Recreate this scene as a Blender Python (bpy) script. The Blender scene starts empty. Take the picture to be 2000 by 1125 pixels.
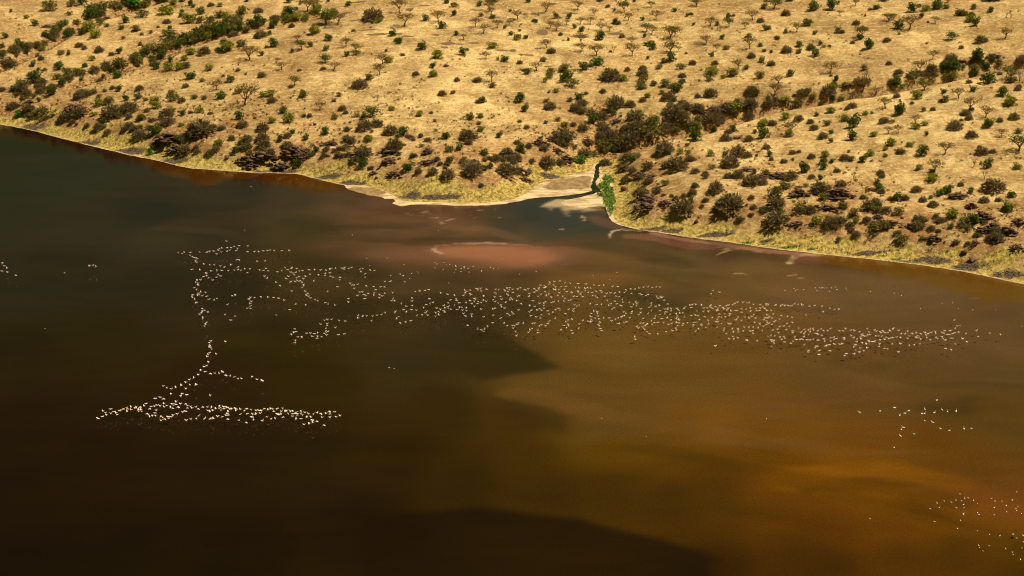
import bpy, bmesh, math, random
import numpy as np
from mathutils import Vector

# ------------------------------------------------------------------ camera, sky, sun, exposure
scene = bpy.context.scene
COL = scene.collection
CAM_H, PITCH, HFOV = 232.0, 18.1, 30.0
TANH = math.tan(math.radians(HFOV / 2))
cam_data = bpy.data.cameras.new("camera")
cam_data.sensor_width = 36.0
cam_data.lens = 18.0 / TANH
cam_data.clip_start, cam_data.clip_end = 1.0, 20000.0
cam = bpy.data.objects.new("camera", cam_data)
cam.location = (0, 0, CAM_H)
cam.rotation_euler = (math.radians(90 - PITCH), 0, 0)
COL.objects.link(cam)
scene.camera = cam

SUN_ELEV, SUN_AZ = 62.0, 82.0          # azimuth from +Y (away from the camera) towards +X
se, sa = math.radians(SUN_ELEV), math.radians(SUN_AZ)
to_sun = Vector((math.sin(sa) * math.cos(se), math.cos(sa) * math.cos(se), math.sin(se)))
world = bpy.data.worlds.new("World")
scene.world = world
world.use_nodes = True
nt = world.node_tree
nt.nodes.clear()
sky = nt.nodes.new("ShaderNodeTexSky")
sky.sky_type = 'NISHITA'
sky.sun_disc = False
sky.sun_elevation, sky.sun_rotation = se, sa
sky.air_density, sky.dust_density, sky.ozone_density = 0.6, 0.6, 1.0
warm = nt.nodes.new("ShaderNodeMix")
warm.data_type, warm.blend_type = 'RGBA', 'MULTIPLY'
warm.inputs[0].default_value = 1.0
warm.inputs[7].default_value = (1.0, 0.80, 0.13, 1)
bg = nt.nodes.new("ShaderNodeBackground")
bg.inputs[1].default_value = 0.05
wo = nt.nodes.new("ShaderNodeOutputWorld")
nt.links.new(sky.outputs[0], warm.inputs[6])
nt.links.new(warm.outputs[2], bg.inputs[0])
nt.links.new(bg.outputs[0], wo.inputs[0])
sun_data = bpy.data.lights.new("sun", 'SUN')
sun_data.energy, sun_data.angle, sun_data.color = 4.8, math.radians(0.5), (1.0, 0.94, 0.80)
sun = bpy.data.objects.new("sun", sun_data)
sun.rotation_euler = (-to_sun).to_track_quat('-Z', 'Y').to_euler()
sun.location = (0, 900, 400)
COL.objects.link(sun)
vs = scene.view_settings
vs.view_transform, vs.look, vs.exposure, vs.gamma, vs.use_curve_mapping = 'Standard', 'None', 0.22, 1.0, False
scene.cycles.filter_width = 1.1
scene.cycles.max_bounces = 5
scene.cycles.diffuse_bounces = 2
scene.cycles.glossy_bounces = 2

RNG = np.random.default_rng(7)
random.seed(7)

# ------------------------------------------------------------------ photo geometry -> world
cp, sp_ = math.cos(math.radians(PITCH)), math.sin(math.radians(PITCH))


def rays(px, py):
    """directions of photo points (2000 x 1125 frame) from the camera"""
    px, py = np.asarray(px, float), np.asarray(py, float)
    u = (px - 1000.0) / 1000.0 * TANH
    v = (562.5 - py) / 1000.0 * TANH
    return np.stack([u, cp + v * sp_, -sp_ + v * cp], -1)      # forward component = 1


def on_plane(px, py, z=0.0):
    d = rays(px, py)
    t = (z - CAM_H) / d[..., 2]
    return np.stack([d[..., 0] * t, d[..., 1] * t], -1)


def to_px(p):
    p = np.asarray(p, float)
    x, y, z = p[..., 0], p[..., 1], p[..., 2] - CAM_H
    f = y * cp - z * sp_
    w = y * sp_ + z * cp
    return 1000 + x / f / TANH * 1000, 562.5 - w / f / TANH * 1000, f


def noise_table(seed):
    return np.random.default_rng(seed).random((256, 256))


def vnoise(x, y, seed=0):
    T = NT.setdefault(seed, noise_table(seed))
    xi, yi = np.floor(x).astype(int), np.floor(y).astype(int)
    fx, fy = x - xi, y - yi
    fx, fy = fx * fx * (3 - 2 * fx), fy * fy * (3 - 2 * fy)
    a, b = T[xi % 256, yi % 256], T[(xi + 1) % 256, yi % 256]
    c, d = T[xi % 256, (yi + 1) % 256], T[(xi + 1) % 256, (yi + 1) % 256]
    return (a * (1 - fx) + b * fx) * (1 - fy) + (c * (1 - fx) + d * fx) * fy


NT = {}


def fbm(x, y, seed=0, octs=4):
    s, amp, tot = 0, 1.0, 0
    for k in range(octs):
        s = s + amp * vnoise(x * 2 ** k + 17.3 * k, y * 2 ** k + 9.1 * k, seed + k)
        tot += amp
        amp *= .5
    return s / tot * 2 - 1


def seg_dist(P, L):
    """distance from points P (n,2) to polyline L (m,2)"""
    best = np.full(len(P), 1e18)
    for a, b in zip(L[:-1], L[1:]):
        ab = b - a
        q = P - a
        t = np.clip((q @ ab) / max(ab @ ab, 1e-9), 0, 1)
        r = q - t[:, None] * ab
        best = np.minimum(best, (r * r).sum(1))
    return np.sqrt(best)


def inside(P, L):
    c = np.zeros(len(P), bool)
    x, y = P[:, 0], P[:, 1]
    for (x1, y1), (x2, y2) in zip(L, np.roll(L, -1, 0)):
        if y1 == y2:
            continue
        m = (y1 > y) != (y2 > y)
        c ^= m & (x < (x2 - x1) * (y - y1) / (y2 - y1) + x1)
    return c


def sstep(a, b, x):
    t = np.clip((x - a) / (b - a), 0, 1)
    return t * t * (3 - 2 * t)


def pxl(s):
    return np.array([[float(v) for v in t.split(',')] for t in s.split()])


def world_line(s, z=0.0):
    p = pxl(s)
    return on_plane(p[:, 0], p[:, 1], z)


SHORE_L = "0,243 25,247 50,252 75,258 100,265 150,278 200,290 250,302 300,312 340,322 375,329 420,332 460,335 500,338 540,338 580,340 615,348 650,357 672,362 680,369 700,376 720,381 745,384 752,388 768,389 775,393 762,397 785,403 800,400 815,399 830,399 870,400 900,402 950,401 985,398 1010,394 1030,388 1046,386 1080,384 1110,381 1140,377 1160,371 "
MID1 = "1168,373 1160,379 1130,386 1105,391 1095,397 1110,404 1140,407 1150,404 1172,403 1182,404 "
SHORE_R = "1185,413 1187,420 1195,432 1215,441 1250,449 1300,456 1350,464 1400,470 1450,477 1500,484 1560,491 1600,496 1650,501 1700,506 1750,512 1800,518 1850,525 1900,534 1950,545 2000,555"
INL_L = SHORE_L.split(" 680,369")[0] + " 690,361 720,365 745,371 762,379 785,391 800,394 830,395 870,396 900,398 950,396 985,393 1005,388 1020,382 1040,371 1055,358 1085,350 1110,343 1150,336 1158,326 "
INL_R = "1160,318 1171,318 1172,330 1180,342 1190,352 1199,366 1203,385 1200,400 1196,415 1200,428 " + SHORE_R.split("1195,432 ")[1]


def close(L):
    a, b = L[0], L[-1]
    return np.vstack([[-9000, -6000], [-9000, 3600], [-2600, 1750], [-700, 1130], L, [b[0] + 60, b[1] - 50], [700, 460], [2600, 60], [9000, -900], [9000, -6000]])


S1 = world_line(SHORE_L + MID1 + SHORE_R)
S2 = world_line(INL_L + INL_R)
P1, P2 = close(S1), close(S2)


def signed(P, poly):
    d = seg_dist(P, np.vstack([poly, poly[:1]]))
    return np.where(inside(P, poly), -d, d)          # positive on land


def base_height(d, x, y):
    dd = np.maximum(d, 0)
    h = 0.08 * np.minimum(dd, 6) + 10.8 * (.62 * sstep(2, 21, dd) + .38 * sstep(10, 40, dd)) + 0.104 * np.maximum(dd - 22, 0)
    h = np.where(dd > 1500, h - .09 * (dd - 1500), h)
    k = sstep(12, 60, dd)
    h = h + k * (3.2 * fbm(x / 130, y / 130, 11, 3)) + sstep(8, 30, dd) * (1.0 * fbm(x / 34, y / 34, 21, 3)) \
        + sstep(1.5, 9, dd) * .32 * fbm(x / 7, y / 7, 31, 3)
    h = h + sstep(14, 40, dd) * (.35 * fbm(x / 11 + .3 * y / 11, y / 5, 41, 3))
    return h


# ------------------------------------------------------------------ the ground sheet
def axis(lo, hi, step, far_lo, far_hi):
    a, core = [lo], np.arange(lo, hi + step * .5, step)
    s, v = step, lo
    left = []
    while v > far_lo:
        s *= 1.35
        v -= s
        left.append(v)
    s, v = step, core[-1]
    right = []
    while v < far_hi:
        s *= 1.35
        v += s
        right.append(v)
    return np.array(left[::-1] + list(core) + right)


GX = axis(-345, 345, 1.0, -5000, 5000)
GY = axis(660, 1360, 1.35, -1500, 7000)
XX, YY = np.meshgrid(GX, GY)
PTS = np.stack([XX.ravel(), YY.ravel()], -1)
D1 = signed(PTS, P1)
D1 = D1 + .8 * fbm(PTS[:, 0] / 4.5, PTS[:, 1] / 4.5, 201, 3) * np.exp(-np.abs(D1) / 6)
D2 = signed(PTS, P2)
HH = base_height(D2, PTS[:, 0], PTS[:, 1])


def sample(F, x, y):
    """bilinear lookup on the ground grid"""
    x, y = np.asarray(x, float), np.asarray(y, float)
    i = np.clip(np.searchsorted(GX, x) - 1, 0, len(GX) - 2)
    j = np.clip(np.searchsorted(GY, y) - 1, 0, len(GY) - 2)
    fx = (x - GX[i]) / (GX[i + 1] - GX[i])
    fy = (y - GY[j]) / (GY[j + 1] - GY[j])
    G = F.reshape(len(GY), len(GX))
    return (G[j, i] * (1 - fx) + G[j, i + 1] * fx) * (1 - fy) + (G[j + 1, i] * (1 - fx) + G[j + 1, i + 1] * fx) * fy


def on_ground(px, py, F):
    """first ground point seen along the ray of each photo point"""
    d = rays(px, py).reshape(-1, 3)
    n = len(d)
    lo, hi = np.full(n, 560.0), np.full(n, 560.0)
    found = np.zeros(n, bool)
    t = 560.0
    while t < 2600 and not found.all():
        z = CAM_H + d[:, 2] * t
        g = np.maximum(sample(F, d[:, 0] * t, d[:, 1] * t), 0)
        hit = (z <= g) & ~found
        hi[hit] = t
        lo[hit] = t - 3
        found |= hit
        t += 3.0
    hi[~found], lo[~found] = 2600, 2597
    for _ in range(12):
        m = (lo + hi) / 2
        z = CAM_H + d[:, 2] * m
        g = np.maximum(sample(F, d[:, 0] * m, d[:, 1] * m), 0)
        b = z <= g
        hi, lo = np.where(b, m, hi), np.where(b, lo, m)
    p = d * hi[:, None]
    return np.stack([p[:, 0], p[:, 1], CAM_H + p[:, 2]], -1)


GULLIES = [  # photo course, depth factor, half width (m), floor slope start
    ("1166,340 1164,326 1172,314 1182,302 1205,288 1235,270 1270,258 1310,250 1360,238 1410,222 1450,208 1500,196 1560,188 1640,176 1720,166 1800,150 1870,134 1960,120 2040,108", 11.5, 21),
    ("640,24 600,32 540,44 480,56 430,66 360,82 310,104 255,124 200,145 130,166 60,182 0,205 -60,222", 4.0, 13),
    ("380,-20 300,0 240,16 180,36 120,62 70,92 20,118 -40,140", 4.5, 13),
    ("1186,300 1192,270 1180,236 1172,205", 3.0, 12),
]
GUL = np.zeros(len(PTS))
H0 = HH.copy()
gully_world = []
for s, depth, hw in GULLIES:
    p = pxl(s)
    w = on_ground(p[:, 0], p[:, 1], H0)[:, :2]
    gully_world.append(w)
    dist = seg_dist(PTS, w) + 2.5 * fbm(PTS[:, 0] / 16, PTS[:, 1] / 16, 51, 3)
    m = 1 - sstep(0.1, 1.0, dist / hw)
    HH -= m * np.minimum(depth, np.maximum(H0 - .35, 0) * .93)
    GUL = np.maximum(GUL, 1 - sstep(0.15, 1.15, dist / hw))
HH = np.where(D2 <= 0, np.clip(D1, 0, 1.2) * .1, HH)
HH = np.where(D1 <= 0, np.maximum(D1 * .06, -6.0), HH)
HH = np.where((D1 > 0) & (HH < .04), .04 * np.clip(D1 / .6, 0, 1), HH)


def blobs(lst, origin=None, soft=.6):
    """mask from (px, py, half width px, half height px) ellipses lying on the ground"""
    M = np.zeros(len(PTS))
    for cx, cy, rx, ry in lst:
        c, e, f = on_ground([cx, cx + rx, cx], [cy, cy, cy - ry], HH)[:, :2]
        ax, ay = max(abs(e[0] - c[0]), .6), max(abs(f[1] - c[1]), .8)
        sel = (abs(PTS[:, 0] - c[0]) < ax * 2.2) & (abs(PTS[:, 1] - c[1]) < ay * 2.2)
        q = PTS[sel]
        r = np.hypot((q[:, 0] - c[0]) / ax, (q[:, 1] - c[1]) / ay) + .35 * fbm(q[:, 0] / 3.5, q[:, 1] / 5, 61, 3)
        M[sel] = np.maximum(M[sel], 1 - sstep(1 - soft, 1 + soft * .5, r))
    return M


ROCKS = [  # outcrops: photo x, y (foot), width px, height px
    (145, 222, 55, 26), (30, 212, 34, 16), (58, 204, 26, 12), (300, 237, 22, 9), (330, 278, 66, 26), (345, 299, 40, 22), (482, 318, 44, 18),
    (515, 318, 62, 34), (492, 330, 34, 16), (575, 312, 58, 36), (552, 330, 44, 18), (647, 282, 30, 9), (676, 292, 22, 16), (668, 308, 26, 12), (762, 302, 46, 20), (760, 320, 32, 16),
    (836, 302, 27, 18), (729, 342, 18, 11), (768, 346, 34, 16), (800, 270, 24, 9), (838, 322, 34, 15), (726, 330, 16, 9), (975, 316, 24, 14), (930, 330, 34, 18),
    (1052, 286, 32, 20), (1088, 302, 30, 18), (1106, 320, 34, 24), (1148, 282, 24, 16), (1080, 276, 40, 14), (1012, 344, 42, 24), (1024, 356, 26, 14), (1252, 350, 40, 22), (1222, 336, 22, 13), (1275, 348, 30, 10),
    (1268, 398, 56, 24), (1264, 414, 46, 22), (1298, 402, 30, 16), (1462, 336, 44, 12), (1440, 272, 22, 8), (1488, 350, 32, 12), (1425, 210, 62, 14), (1395, 216, 40, 12), (1345, 212, 34, 12), (1300, 246, 34, 12), (1206, 240, 28, 10), (1372, 222, 30, 9),
    (1522, 350, 50, 18), (1560, 386, 40, 24), (1640, 392, 70, 34), (1620, 412, 44, 18), (1557, 440, 30, 12), (1688, 390, 18, 10), (1715, 428, 22, 13), (1742, 444, 46, 18), (1785, 448, 46, 20), (1700, 372, 22, 8),
    (1826, 470, 36, 14), (1872, 388, 46, 16), (1897, 410, 28, 20), (1918, 432, 46, 26), (1940, 452, 40, 24), (1968, 462, 44, 30), (1990, 444, 34, 28), (1922, 458, 30, 20), (1868, 476, 22, 11), (1904, 480, 24, 14), (1984, 490, 30, 18), (1948, 476, 26, 14),
    (1655, 168, 28, 8), (1690, 160, 26, 8), (1820, 138, 30, 9), (1530, 200, 34, 9), (1500, 206, 26, 8), (1880, 122, 26, 8), (1942, 112, 30, 9), (100, 70, 26, 8), (92, 54, 24, 8), (208, 38, 22, 8),
]
BOULDERS = [(1901, 510, 23, 13), (1883, 497, 17, 12), (1219, 373, 19, 13), (1360, 436, 12, 10), (1366, 426, 8, 6), (735, 350, 8, 7), (1240, 405, 9, 6), (870, 330, 12, 8), (1706, 452, 12, 7), (1596, 405, 12, 7), (790, 285, 10, 6), (808, 276, 10, 9), (610, 284, 10, 5), (628, 286, 9, 5), (640, 306, 10, 6), (780, 312, 9, 6), (856, 300, 8, 5), (1410, 216, 9, 5), (1762, 428, 9, 6), (1860, 440, 9, 6)]
STONY = [(670, 28, 20, 2), (690, 40, 8, 2), (717, 58, 30, 2), (740, 67, 26, 3), (772, 66, 18, 3), (797, 71, 14, 2), (875, 85, 18, 4), (868, 92, 10, 3), (925, 84, 16, 2), (890, 86, 18, 2), (770, 5, 18, 2), (800, 18, 10, 3), (830, 11, 12, 2), (850, 68, 10, 3), (1042, 27, 9, 4), (1060, 63, 14, 6), (1130, 71, 20, 3), (1200, 66, 24, 3), (1050, 95, 8, 2), (1020, 107, 12, 2), (1035, 108, 10, 3), (1003, 99, 8, 3), (1365, 85, 16, 4), (1115, 26, 22, 2), (1175, 38, 6, 2), (640, 54, 18, 2), (705, 38, 22, 2), (960, 34, 24, 2), (980, 98, 16, 2), (1070, 130, 10, 2), (700, 4, 20, 2), (930, 20, 18, 2), (1305, 90, 10, 2), (1080, 8, 12, 2)]
ROCKY = blobs([(x, y - h * .35, w * .62, h * .75) for x, y, w, h in ROCKS], soft=.8)
STONYM = blobs(STONY, soft=.5)
GREEN = blobs([(640, 335, 60, 18), (700, 350, 60, 14), (830, 362, 80, 16), (900, 374, 60, 12), (1080, 345, 60, 16), (1140, 325, 26, 18), (1215, 330, 26, 20), (1230, 375, 34, 40), (1235, 425, 45, 16), (1300, 436, 50, 18), (1400, 452, 70, 14), (1500, 468, 80, 12), (1620, 478, 90, 12), (1740, 492, 80, 12), (1850, 500, 60, 14), (1960, 500, 60, 20), (60, 235, 90, 12), (160, 262, 70, 14), (240, 280, 70, 16), (300, 296, 60, 14), (385, 312, 40, 10), (1950, 540, 40, 6)], soft=.9)
VIVID = blobs([(1187, 350, 12, 9), (1180, 360, 12, 8), (1186, 370, 13, 10), (1189, 380, 12, 12), (1190, 392, 12, 14), (1190, 405, 10, 14), (1188, 416, 7, 8), (1172, 366, 14, 5), (1176, 380, 14, 4)], soft=.5)
VIVID = np.maximum(VIVID, .8 * blobs([(1462, 474, 18, 3), (1540, 483, 26, 3), (1490, 477, 12, 2), (1650, 494, 16, 2), (1750, 506, 22, 2), (1720, 500, 12, 2), (1585, 486, 16, 2)], soft=.5))
SHINGLE = blobs([(40, 252, 60, 8), (160, 282, 50, 8), (240, 298, 50, 8), (330, 316, 40, 7), (540, 336, 60, 7), (640, 346, 50, 7), (690, 358, 40, 8), (860, 386, 70, 8), (800, 382, 30, 8), (1075, 345, 30, 8), (1270, 448, 40, 6), (1310, 452, 40, 6), (1400, 458, 60, 7), (1500, 470, 30, 5), (1700, 495, 60, 6), (1800, 508, 70, 8), (1900, 520, 60, 16), (1980, 532, 50, 18), (1830, 510, 40, 12)], soft=.7)
BLEACHED = blobs([(900, 110, 330, 110), (1180, 60, 260, 60), (700, 160, 200, 60), (1750, 215, 260, 50), (1500, 330, 250, 60), (1250, 130, 150, 50)], soft=.9)
MUD = blobs([(1112, 358, 52, 13), (1138, 350, 26, 8), (1088, 366, 26, 7), (722, 375, 40, 9), (700, 371, 26, 7)], soft=.5)


def add_mesh(name, co, faces, mats=(), smooth=False, parent=None, mat_index=None, loops=None):
    """co (n,3); faces (m,k) array or (loops, starts, totals)"""
    me = bpy.data.meshes.new(name)
    co = np.asarray(co, np.float32)
    faces = np.asarray(faces)
    me.vertices.add(len(co))
    me.vertices.foreach_set("co", co.ravel())
    m, k = faces.shape
    me.loops.add(m * k)
    me.loops.foreach_set("vertex_index", faces.ravel().astype(np.int32))
    me.polygons.add(m)
    me.polygons.foreach_set("loop_start", np.arange(0, m * k, k, dtype=np.int32))
    me.polygons.foreach_set("loop_total", np.full(m, k, dtype=np.int32))
    for mt in mats:
        me.materials.append(mt)
    if mat_index is not None:
        me.polygons.foreach_set("material_index", np.asarray(mat_index, np.int32))
    if smooth:
        me.polygons.foreach_set("use_smooth", np.ones(m, bool))
    me.update(calc_edges=True)
    me.validate()
    o = bpy.data.objects.new(name, me)
    if parent is not None:
        o.parent = parent
    return o


def attr(o, name, arr):
    a = o.data.attributes.new(name, 'FLOAT', 'POINT')
    a.data.foreach_set("value", np.asarray(arr, np.float32))


def attr_col(o, name, arr):
    a = o.data.attributes.new(name, 'FLOAT_COLOR', 'POINT')
    c = np.ones((len(arr), 4), np.float32)
    c[:, :3] = arr
    a.data.foreach_set("color", c.ravel())


def grid_faces(nx, ny):
    i, j = np.meshgrid(np.arange(nx - 1), np.arange(ny - 1))
    a = (j * nx + i).ravel()
    return np.stack([a, a + 1, a + 1 + nx, a + nx], -1)


# ------------------------------------------------------------------ node helpers
def lin(r, g, b):
    f = lambda c: c / 12.92 if c <= .04045 else ((c + .055) / 1.055) ** 2.4
    return (f(r / 255), f(g / 255), f(b / 255), 1)


class NB:
    def __init__(self, name, rough=.9, spec=.1):
        self.m = bpy.data.materials.new(name)
        self.m.use_nodes = True
        self.t = self.m.node_tree
        self.t.nodes.clear()
        self.out = self.t.nodes.new("ShaderNodeOutputMaterial")
        self.b = self.t.nodes.new("ShaderNodeBsdfPrincipled")
        self.b.inputs['Roughness'].default_value = rough
        self.b.inputs['Specular IOR Level'].default_value = spec
        self.t.links.new(self.b.outputs[0], self.out.inputs[0])

    def n(self, kind, **kw):
        x = self.t.nodes.new(kind)
        for k, v in kw.items():
            setattr(x, k, v)
        return x

    def link(self, a, b):
        self.t.links.new(a, b)

    def put(self, sock, v):
        if hasattr(v, 'is_linked') or isinstance(v, bpy.types.NodeSocket):
            self.link(v, sock)
        else:
            sock.default_value = v

    def attr(self, name):
        return self.n("ShaderNodeAttribute", attribute_name=name)

    def math(self, op, a, b=0.0, clamp=False):
        x = self.n("ShaderNodeMath", operation=op, use_clamp=clamp)
        self.put(x.inputs[0], a)
        self.put(x.inputs[1], b)
        return x.outputs[0]

    def ss(self, x, lo, hi):
        r = self.n("ShaderNodeMapRange", interpolation_type='SMOOTHSTEP')
        self.put(r.inputs[0], x)
        r.inputs[1].default_value, r.inputs[2].default_value = lo, hi
        return r.outputs[0]

    def mix(self, f, a, b, mode='MIX'):
        x = self.n("ShaderNodeMix", data_type='RGBA', blend_type=mode)
        self.put(x.inputs[0], f)
        self.put(x.inputs[6], a)
        self.put(x.inputs[7], b)
        return x.outputs[2]

    def noise(self, scale, detail=4, rough=.55, vec=None, dist=0.0):
        x = self.n("ShaderNodeTexNoise")
        x.inputs['Scale'].default_value = scale
        x.inputs['Detail'].default_value = detail
        x.inputs['Roughness'].default_value = rough
        x.inputs['Distortion'].default_value = dist
        if vec is not None:
            self.link(vec, x.inputs['Vector'])
        return x.outputs[0]

    def pos(self, sx=1, sy=1, sz=1, rot=0.0):
        g = self.n("ShaderNodeNewGeometry")
        m = self.n("ShaderNodeMapping")
        m.inputs['Scale'].default_value = (sx, sy, sz)
        m.inputs['Rotation'].default_value = (0, 0, rot)
        self.link(g.outputs['Position'], m.inputs['Vector'])
        return m.outputs[0]

    def bump(self, h, strength, distance):
        x = self.n("ShaderNodeBump")
        x.inputs['Strength'].default_value = strength
        x.inputs['Distance'].default_value = distance
        self.link(h, x.inputs['Height'])
        self.link(x.outputs[0], self.b.inputs['Normal'])


# ground material -----------------------------------------------------------
g = NB("dry_ground", .95, .05)
P = g.pos()
PS = g.pos(1, .55, 1, math.radians(-12))
big = g.noise(.018, 4, .6, P)
mid = g.noise(.11, 4, .6, PS)
fine = g.noise(.8, 5, .72, g.pos(.75, .5, 1, math.radians(-16)), .6)
tiny = g.noise(2.6, 3, .7, P)
c = g.mix(g.ss(mid, .40, .60), lin(178, 142, 86), lin(210, 174, 112))
c = g.mix(g.math('MULTIPLY', g.ss(big, .46, .64), .8), c, lin(172, 130, 78))
c = g.mix(g.math('MULTIPLY', g.ss(g.noise(.045, 5, .6, PS), .54, .66), .6), c, lin(150, 114, 66))
c = g.mix(g.math('MULTIPLY', g.ss(fine, .50, .66), .75), c, lin(234, 202, 140))
c = g.mix(g.math('MULTIPLY', g.ss(fine, .46, .33), .75), c, lin(132, 94, 50))
c = g.mix(g.math('MULTIPLY', g.ss(tiny, .42, .30), .55), c, lin(100, 70, 38))
low = g.ss(g.math('ADD', g.attr("inland").outputs['Fac'], g.math('MULTIPLY', g.math('SUBTRACT', g.noise(.06, 4, .6, P), .5), 60.0)), 62, 18)
c = g.mix(g.math('MULTIPLY', low, g.math('MULTIPLY', g.ss(g.noise(.3, 4, .65, P), .42, .6), .7)), c, lin(150, 98, 56))
c = g.mix(g.math('MULTIPLY', g.ss(g.attr('bleached').outputs['Fac'], .1, .8), .6), c, g.mix(1.0, c, (1.22, 1.27, 1.32, 1), 'MULTIPLY'))
c = g.mix(1.0, c, g.mix(g.ss(g.noise(.03, 5, .65, P), .36, .62), (.64, .61, .58, 1), (.95, .94, .94, 1)), 'MULTIPLY')
ter = g.noise(1.0, 4, .65, g.pos(.085, .26, 1, math.radians(-14)), 1.6)
c = g.mix(g.math('MULTIPLY', g.ss(ter, .52, .66), .36), c, lin(238, 206, 142))
c = g.mix(g.math('MULTIPLY', g.ss(ter, .46, .34), .34), c, lin(146, 110, 62))
# reddish soil and rubble near gullies and outcrops
gul, rocky = g.attr("gully").outputs['Fac'], g.attr("rocky").outputs['Fac']
soil = g.mix(g.ss(g.noise(.6, 4, .7, P), .42, .62), lin(134, 98, 58), lin(190, 146, 92))
soil = g.mix(g.math('MULTIPLY', g.ss(g.noise(1.1, 3, .7, P), .56, .66), .9), soil, lin(62, 44, 36))
rg = g.math('MAXIMUM', g.math('MULTIPLY', gul, .75), rocky)
rgm = g.ss(g.math('ADD', rg, g.math('MULTIPLY', g.math('SUBTRACT', g.noise(.22, 4, .6, P), .5), .9)), .28, .75)
c = g.mix(rgm, c, soil)
st = g.ss(g.math('ADD', g.attr("stony").outputs['Fac'], g.math('MULTIPLY', g.math('SUBTRACT', g.noise(.5, 3, .6, P), .5), 1.2)), .35, .75)
c = g.mix(g.math('MULTIPLY', st, .9), c, lin(108, 84, 60))
# grass of the bank
bankg = g.math('MULTIPLY', g.ss(g.math('ADD', g.attr("inland").outputs['Fac'], g.math('MULTIPLY', g.math('SUBTRACT', g.noise(.08, 4, .6, P), .5), 22.0)), 14, 8), .62)
gr = g.ss(g.math('ADD', g.math('MAXIMUM', bankg, g.attr("green").outputs['Fac']), g.math('MULTIPLY', g.math('SUBTRACT', g.noise(.2, 4, .6, P), .5), .8)), .25, .7)
gc = g.mix(g.ss(g.noise(.7, 4, .65, PS), .38, .64), lin(128, 110, 48), lin(202, 172, 92))
c = g.mix(g.math('MULTIPLY', gr, .9), c, gc)
vv = g.attr("vivid").outputs['Fac']
c = g.mix(g.ss(vv, .3, .7), c, g.mix(g.ss(g.noise(.6, 3, .6, P), .4, .6), lin(56, 88, 34), lin(110, 120, 44)))
# shore: dark shingle, pale crust
sd = g.attr("shore").outputs['Fac']
inl = g.attr("inland").outputs['Fac']
wob = g.math('MULTIPLY', g.math('SUBTRACT', g.noise(.12, 4, .65, P), .5), 6.0)
sh = g.math('ADD', inl, wob)
shingle = g.math('MULTIPLY', g.ss(sh, 9.5, 6.5), g.ss(g.math('ADD', g.attr('shingle').outputs['Fac'], g.math('MULTIPLY', g.math('SUBTRACT', g.noise(.3, 4, .7, PS), .5), 1.6)), .35, .85))
shc = g.mix(g.ss(g.noise(1.3, 3, .7, P), .4, .6), lin(52, 42, 34), lin(112, 92, 70))
c = g.mix(g.math('MULTIPLY', shingle, g.ss(vv, .5, .2)), c, shc)
crw = g.math('ADD', sd, g.math('MULTIPLY', g.math('SUBTRACT', g.noise(.5, 4, .65, P), .5), 1.9))
crust = g.mix(g.ss(g.noise(.9, 4, .7, P), .36, .62), lin(132, 104, 68), lin(222, 196, 148))
crust = g.mix(g.math('MULTIPLY', g.ss(g.noise(.09, 3, .6, P), .5, .62), .55), crust, lin(176, 132, 78))
c = g.mix(g.math('MULTIPLY', g.ss(crw, 1.25, .45), g.ss(g.noise(.16, 4, .7, P), .30, .52)), c, crust)
flat = g.math('MULTIPLY', g.ss(inl, .25, -.25), g.ss(vv, .45, .2))
mudm = g.ss(g.math('ADD', g.attr("mud").outputs['Fac'], g.math('MULTIPLY', g.math('SUBTRACT', g.noise(.3, 4, .6, PS), .5), .7)), .3, .7)
fc = g.mix(g.ss(g.noise(.16, 5, .65, g.pos(.6, 1.6, 1, math.radians(24))), .36, .6), lin(170, 138, 94), lin(216, 188, 142))
fc = g.mix(mudm, fc, g.mix(g.ss(g.noise(.35, 4, .6, PS), .4, .6), lin(132, 104, 66), lin(158, 128, 86)))
fc = g.mix(g.math('MULTIPLY', g.ss(g.noise(.4, 4, .7, P), .6, .7), .6), fc, lin(150, 112, 66))
c = g.mix(flat, c, fc)
# lake bed
c = g.mix(g.ss(sd, .05, -.25), c, lin(70, 48, 26))
g.link(c, g.b.inputs['Base Color'])
hgt = g.math('ADD', g.math('MULTIPLY', fine, .7), g.math('MULTIPLY', tiny, .3))
g.bump(hgt, .55, .9)

ground = add_mesh("ground", np.column_stack([PTS, HH]), grid_faces(len(GX), len(GY)), [g.m], smooth=True)
for nm, ar in (("shore", D1), ("inland", D2), ("gully", GUL), ("rocky", ROCKY), ("stony", STONYM), ("green", GREEN), ("vivid", VIVID), ("mud", MUD), ("shingle", SHINGLE), ("bleached", BLEACHED)):
    attr(ground, nm, np.clip(ar, -60, 60))
ground["kind"] = "structure"
COL.objects.link(ground)

# ------------------------------------------------------------------ the lake
WX = axis(-330, 330, 1.1, -5000, 5000)
WY = axis(430, 1060, 1.5, -3000, 2600)
wx, wy = np.meshgrid(WX, WY)
WP = np.stack([wx.ravel(), wy.ravel()], -1)
wpx, wpy, wf = to_px(np.column_stack([WP, np.zeros(len(WP))]))
# what the surface adds by mirroring the sky, so that body colour + mirror gives the colour read from the lake
SKY_Y = [265, 300, 340, 380, 420, 470, 520, 560, 600, 650, 700, 800, 900, 1000, 1120]
SKY_RGB = [[0.02467, 0.02029, 0.01764, 0.016, 0.01521, 0.0137, 0.01229, 0.01161, 0.01033, 0.00972, 0.00857, 0.007, 0.00605, 0.00518, 0.00439], [0.02843, 0.02519, 0.02217, 0.02029, 0.01938, 0.01681, 0.01521, 0.01444, 0.01298, 0.01161, 0.01096, 0.00913, 0.0075, 0.00651, 0.00518], [0.00802, 0.007, 0.00605, 0.00561, 0.00561, 0.00478, 0.00439, 0.00402, 0.00368, 0.00335, 0.00335, 0.00273, 0.00212, 0.00182, 0.00152]]
BODY = np.array([1.4988, 1.4246, 1.1515])
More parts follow.
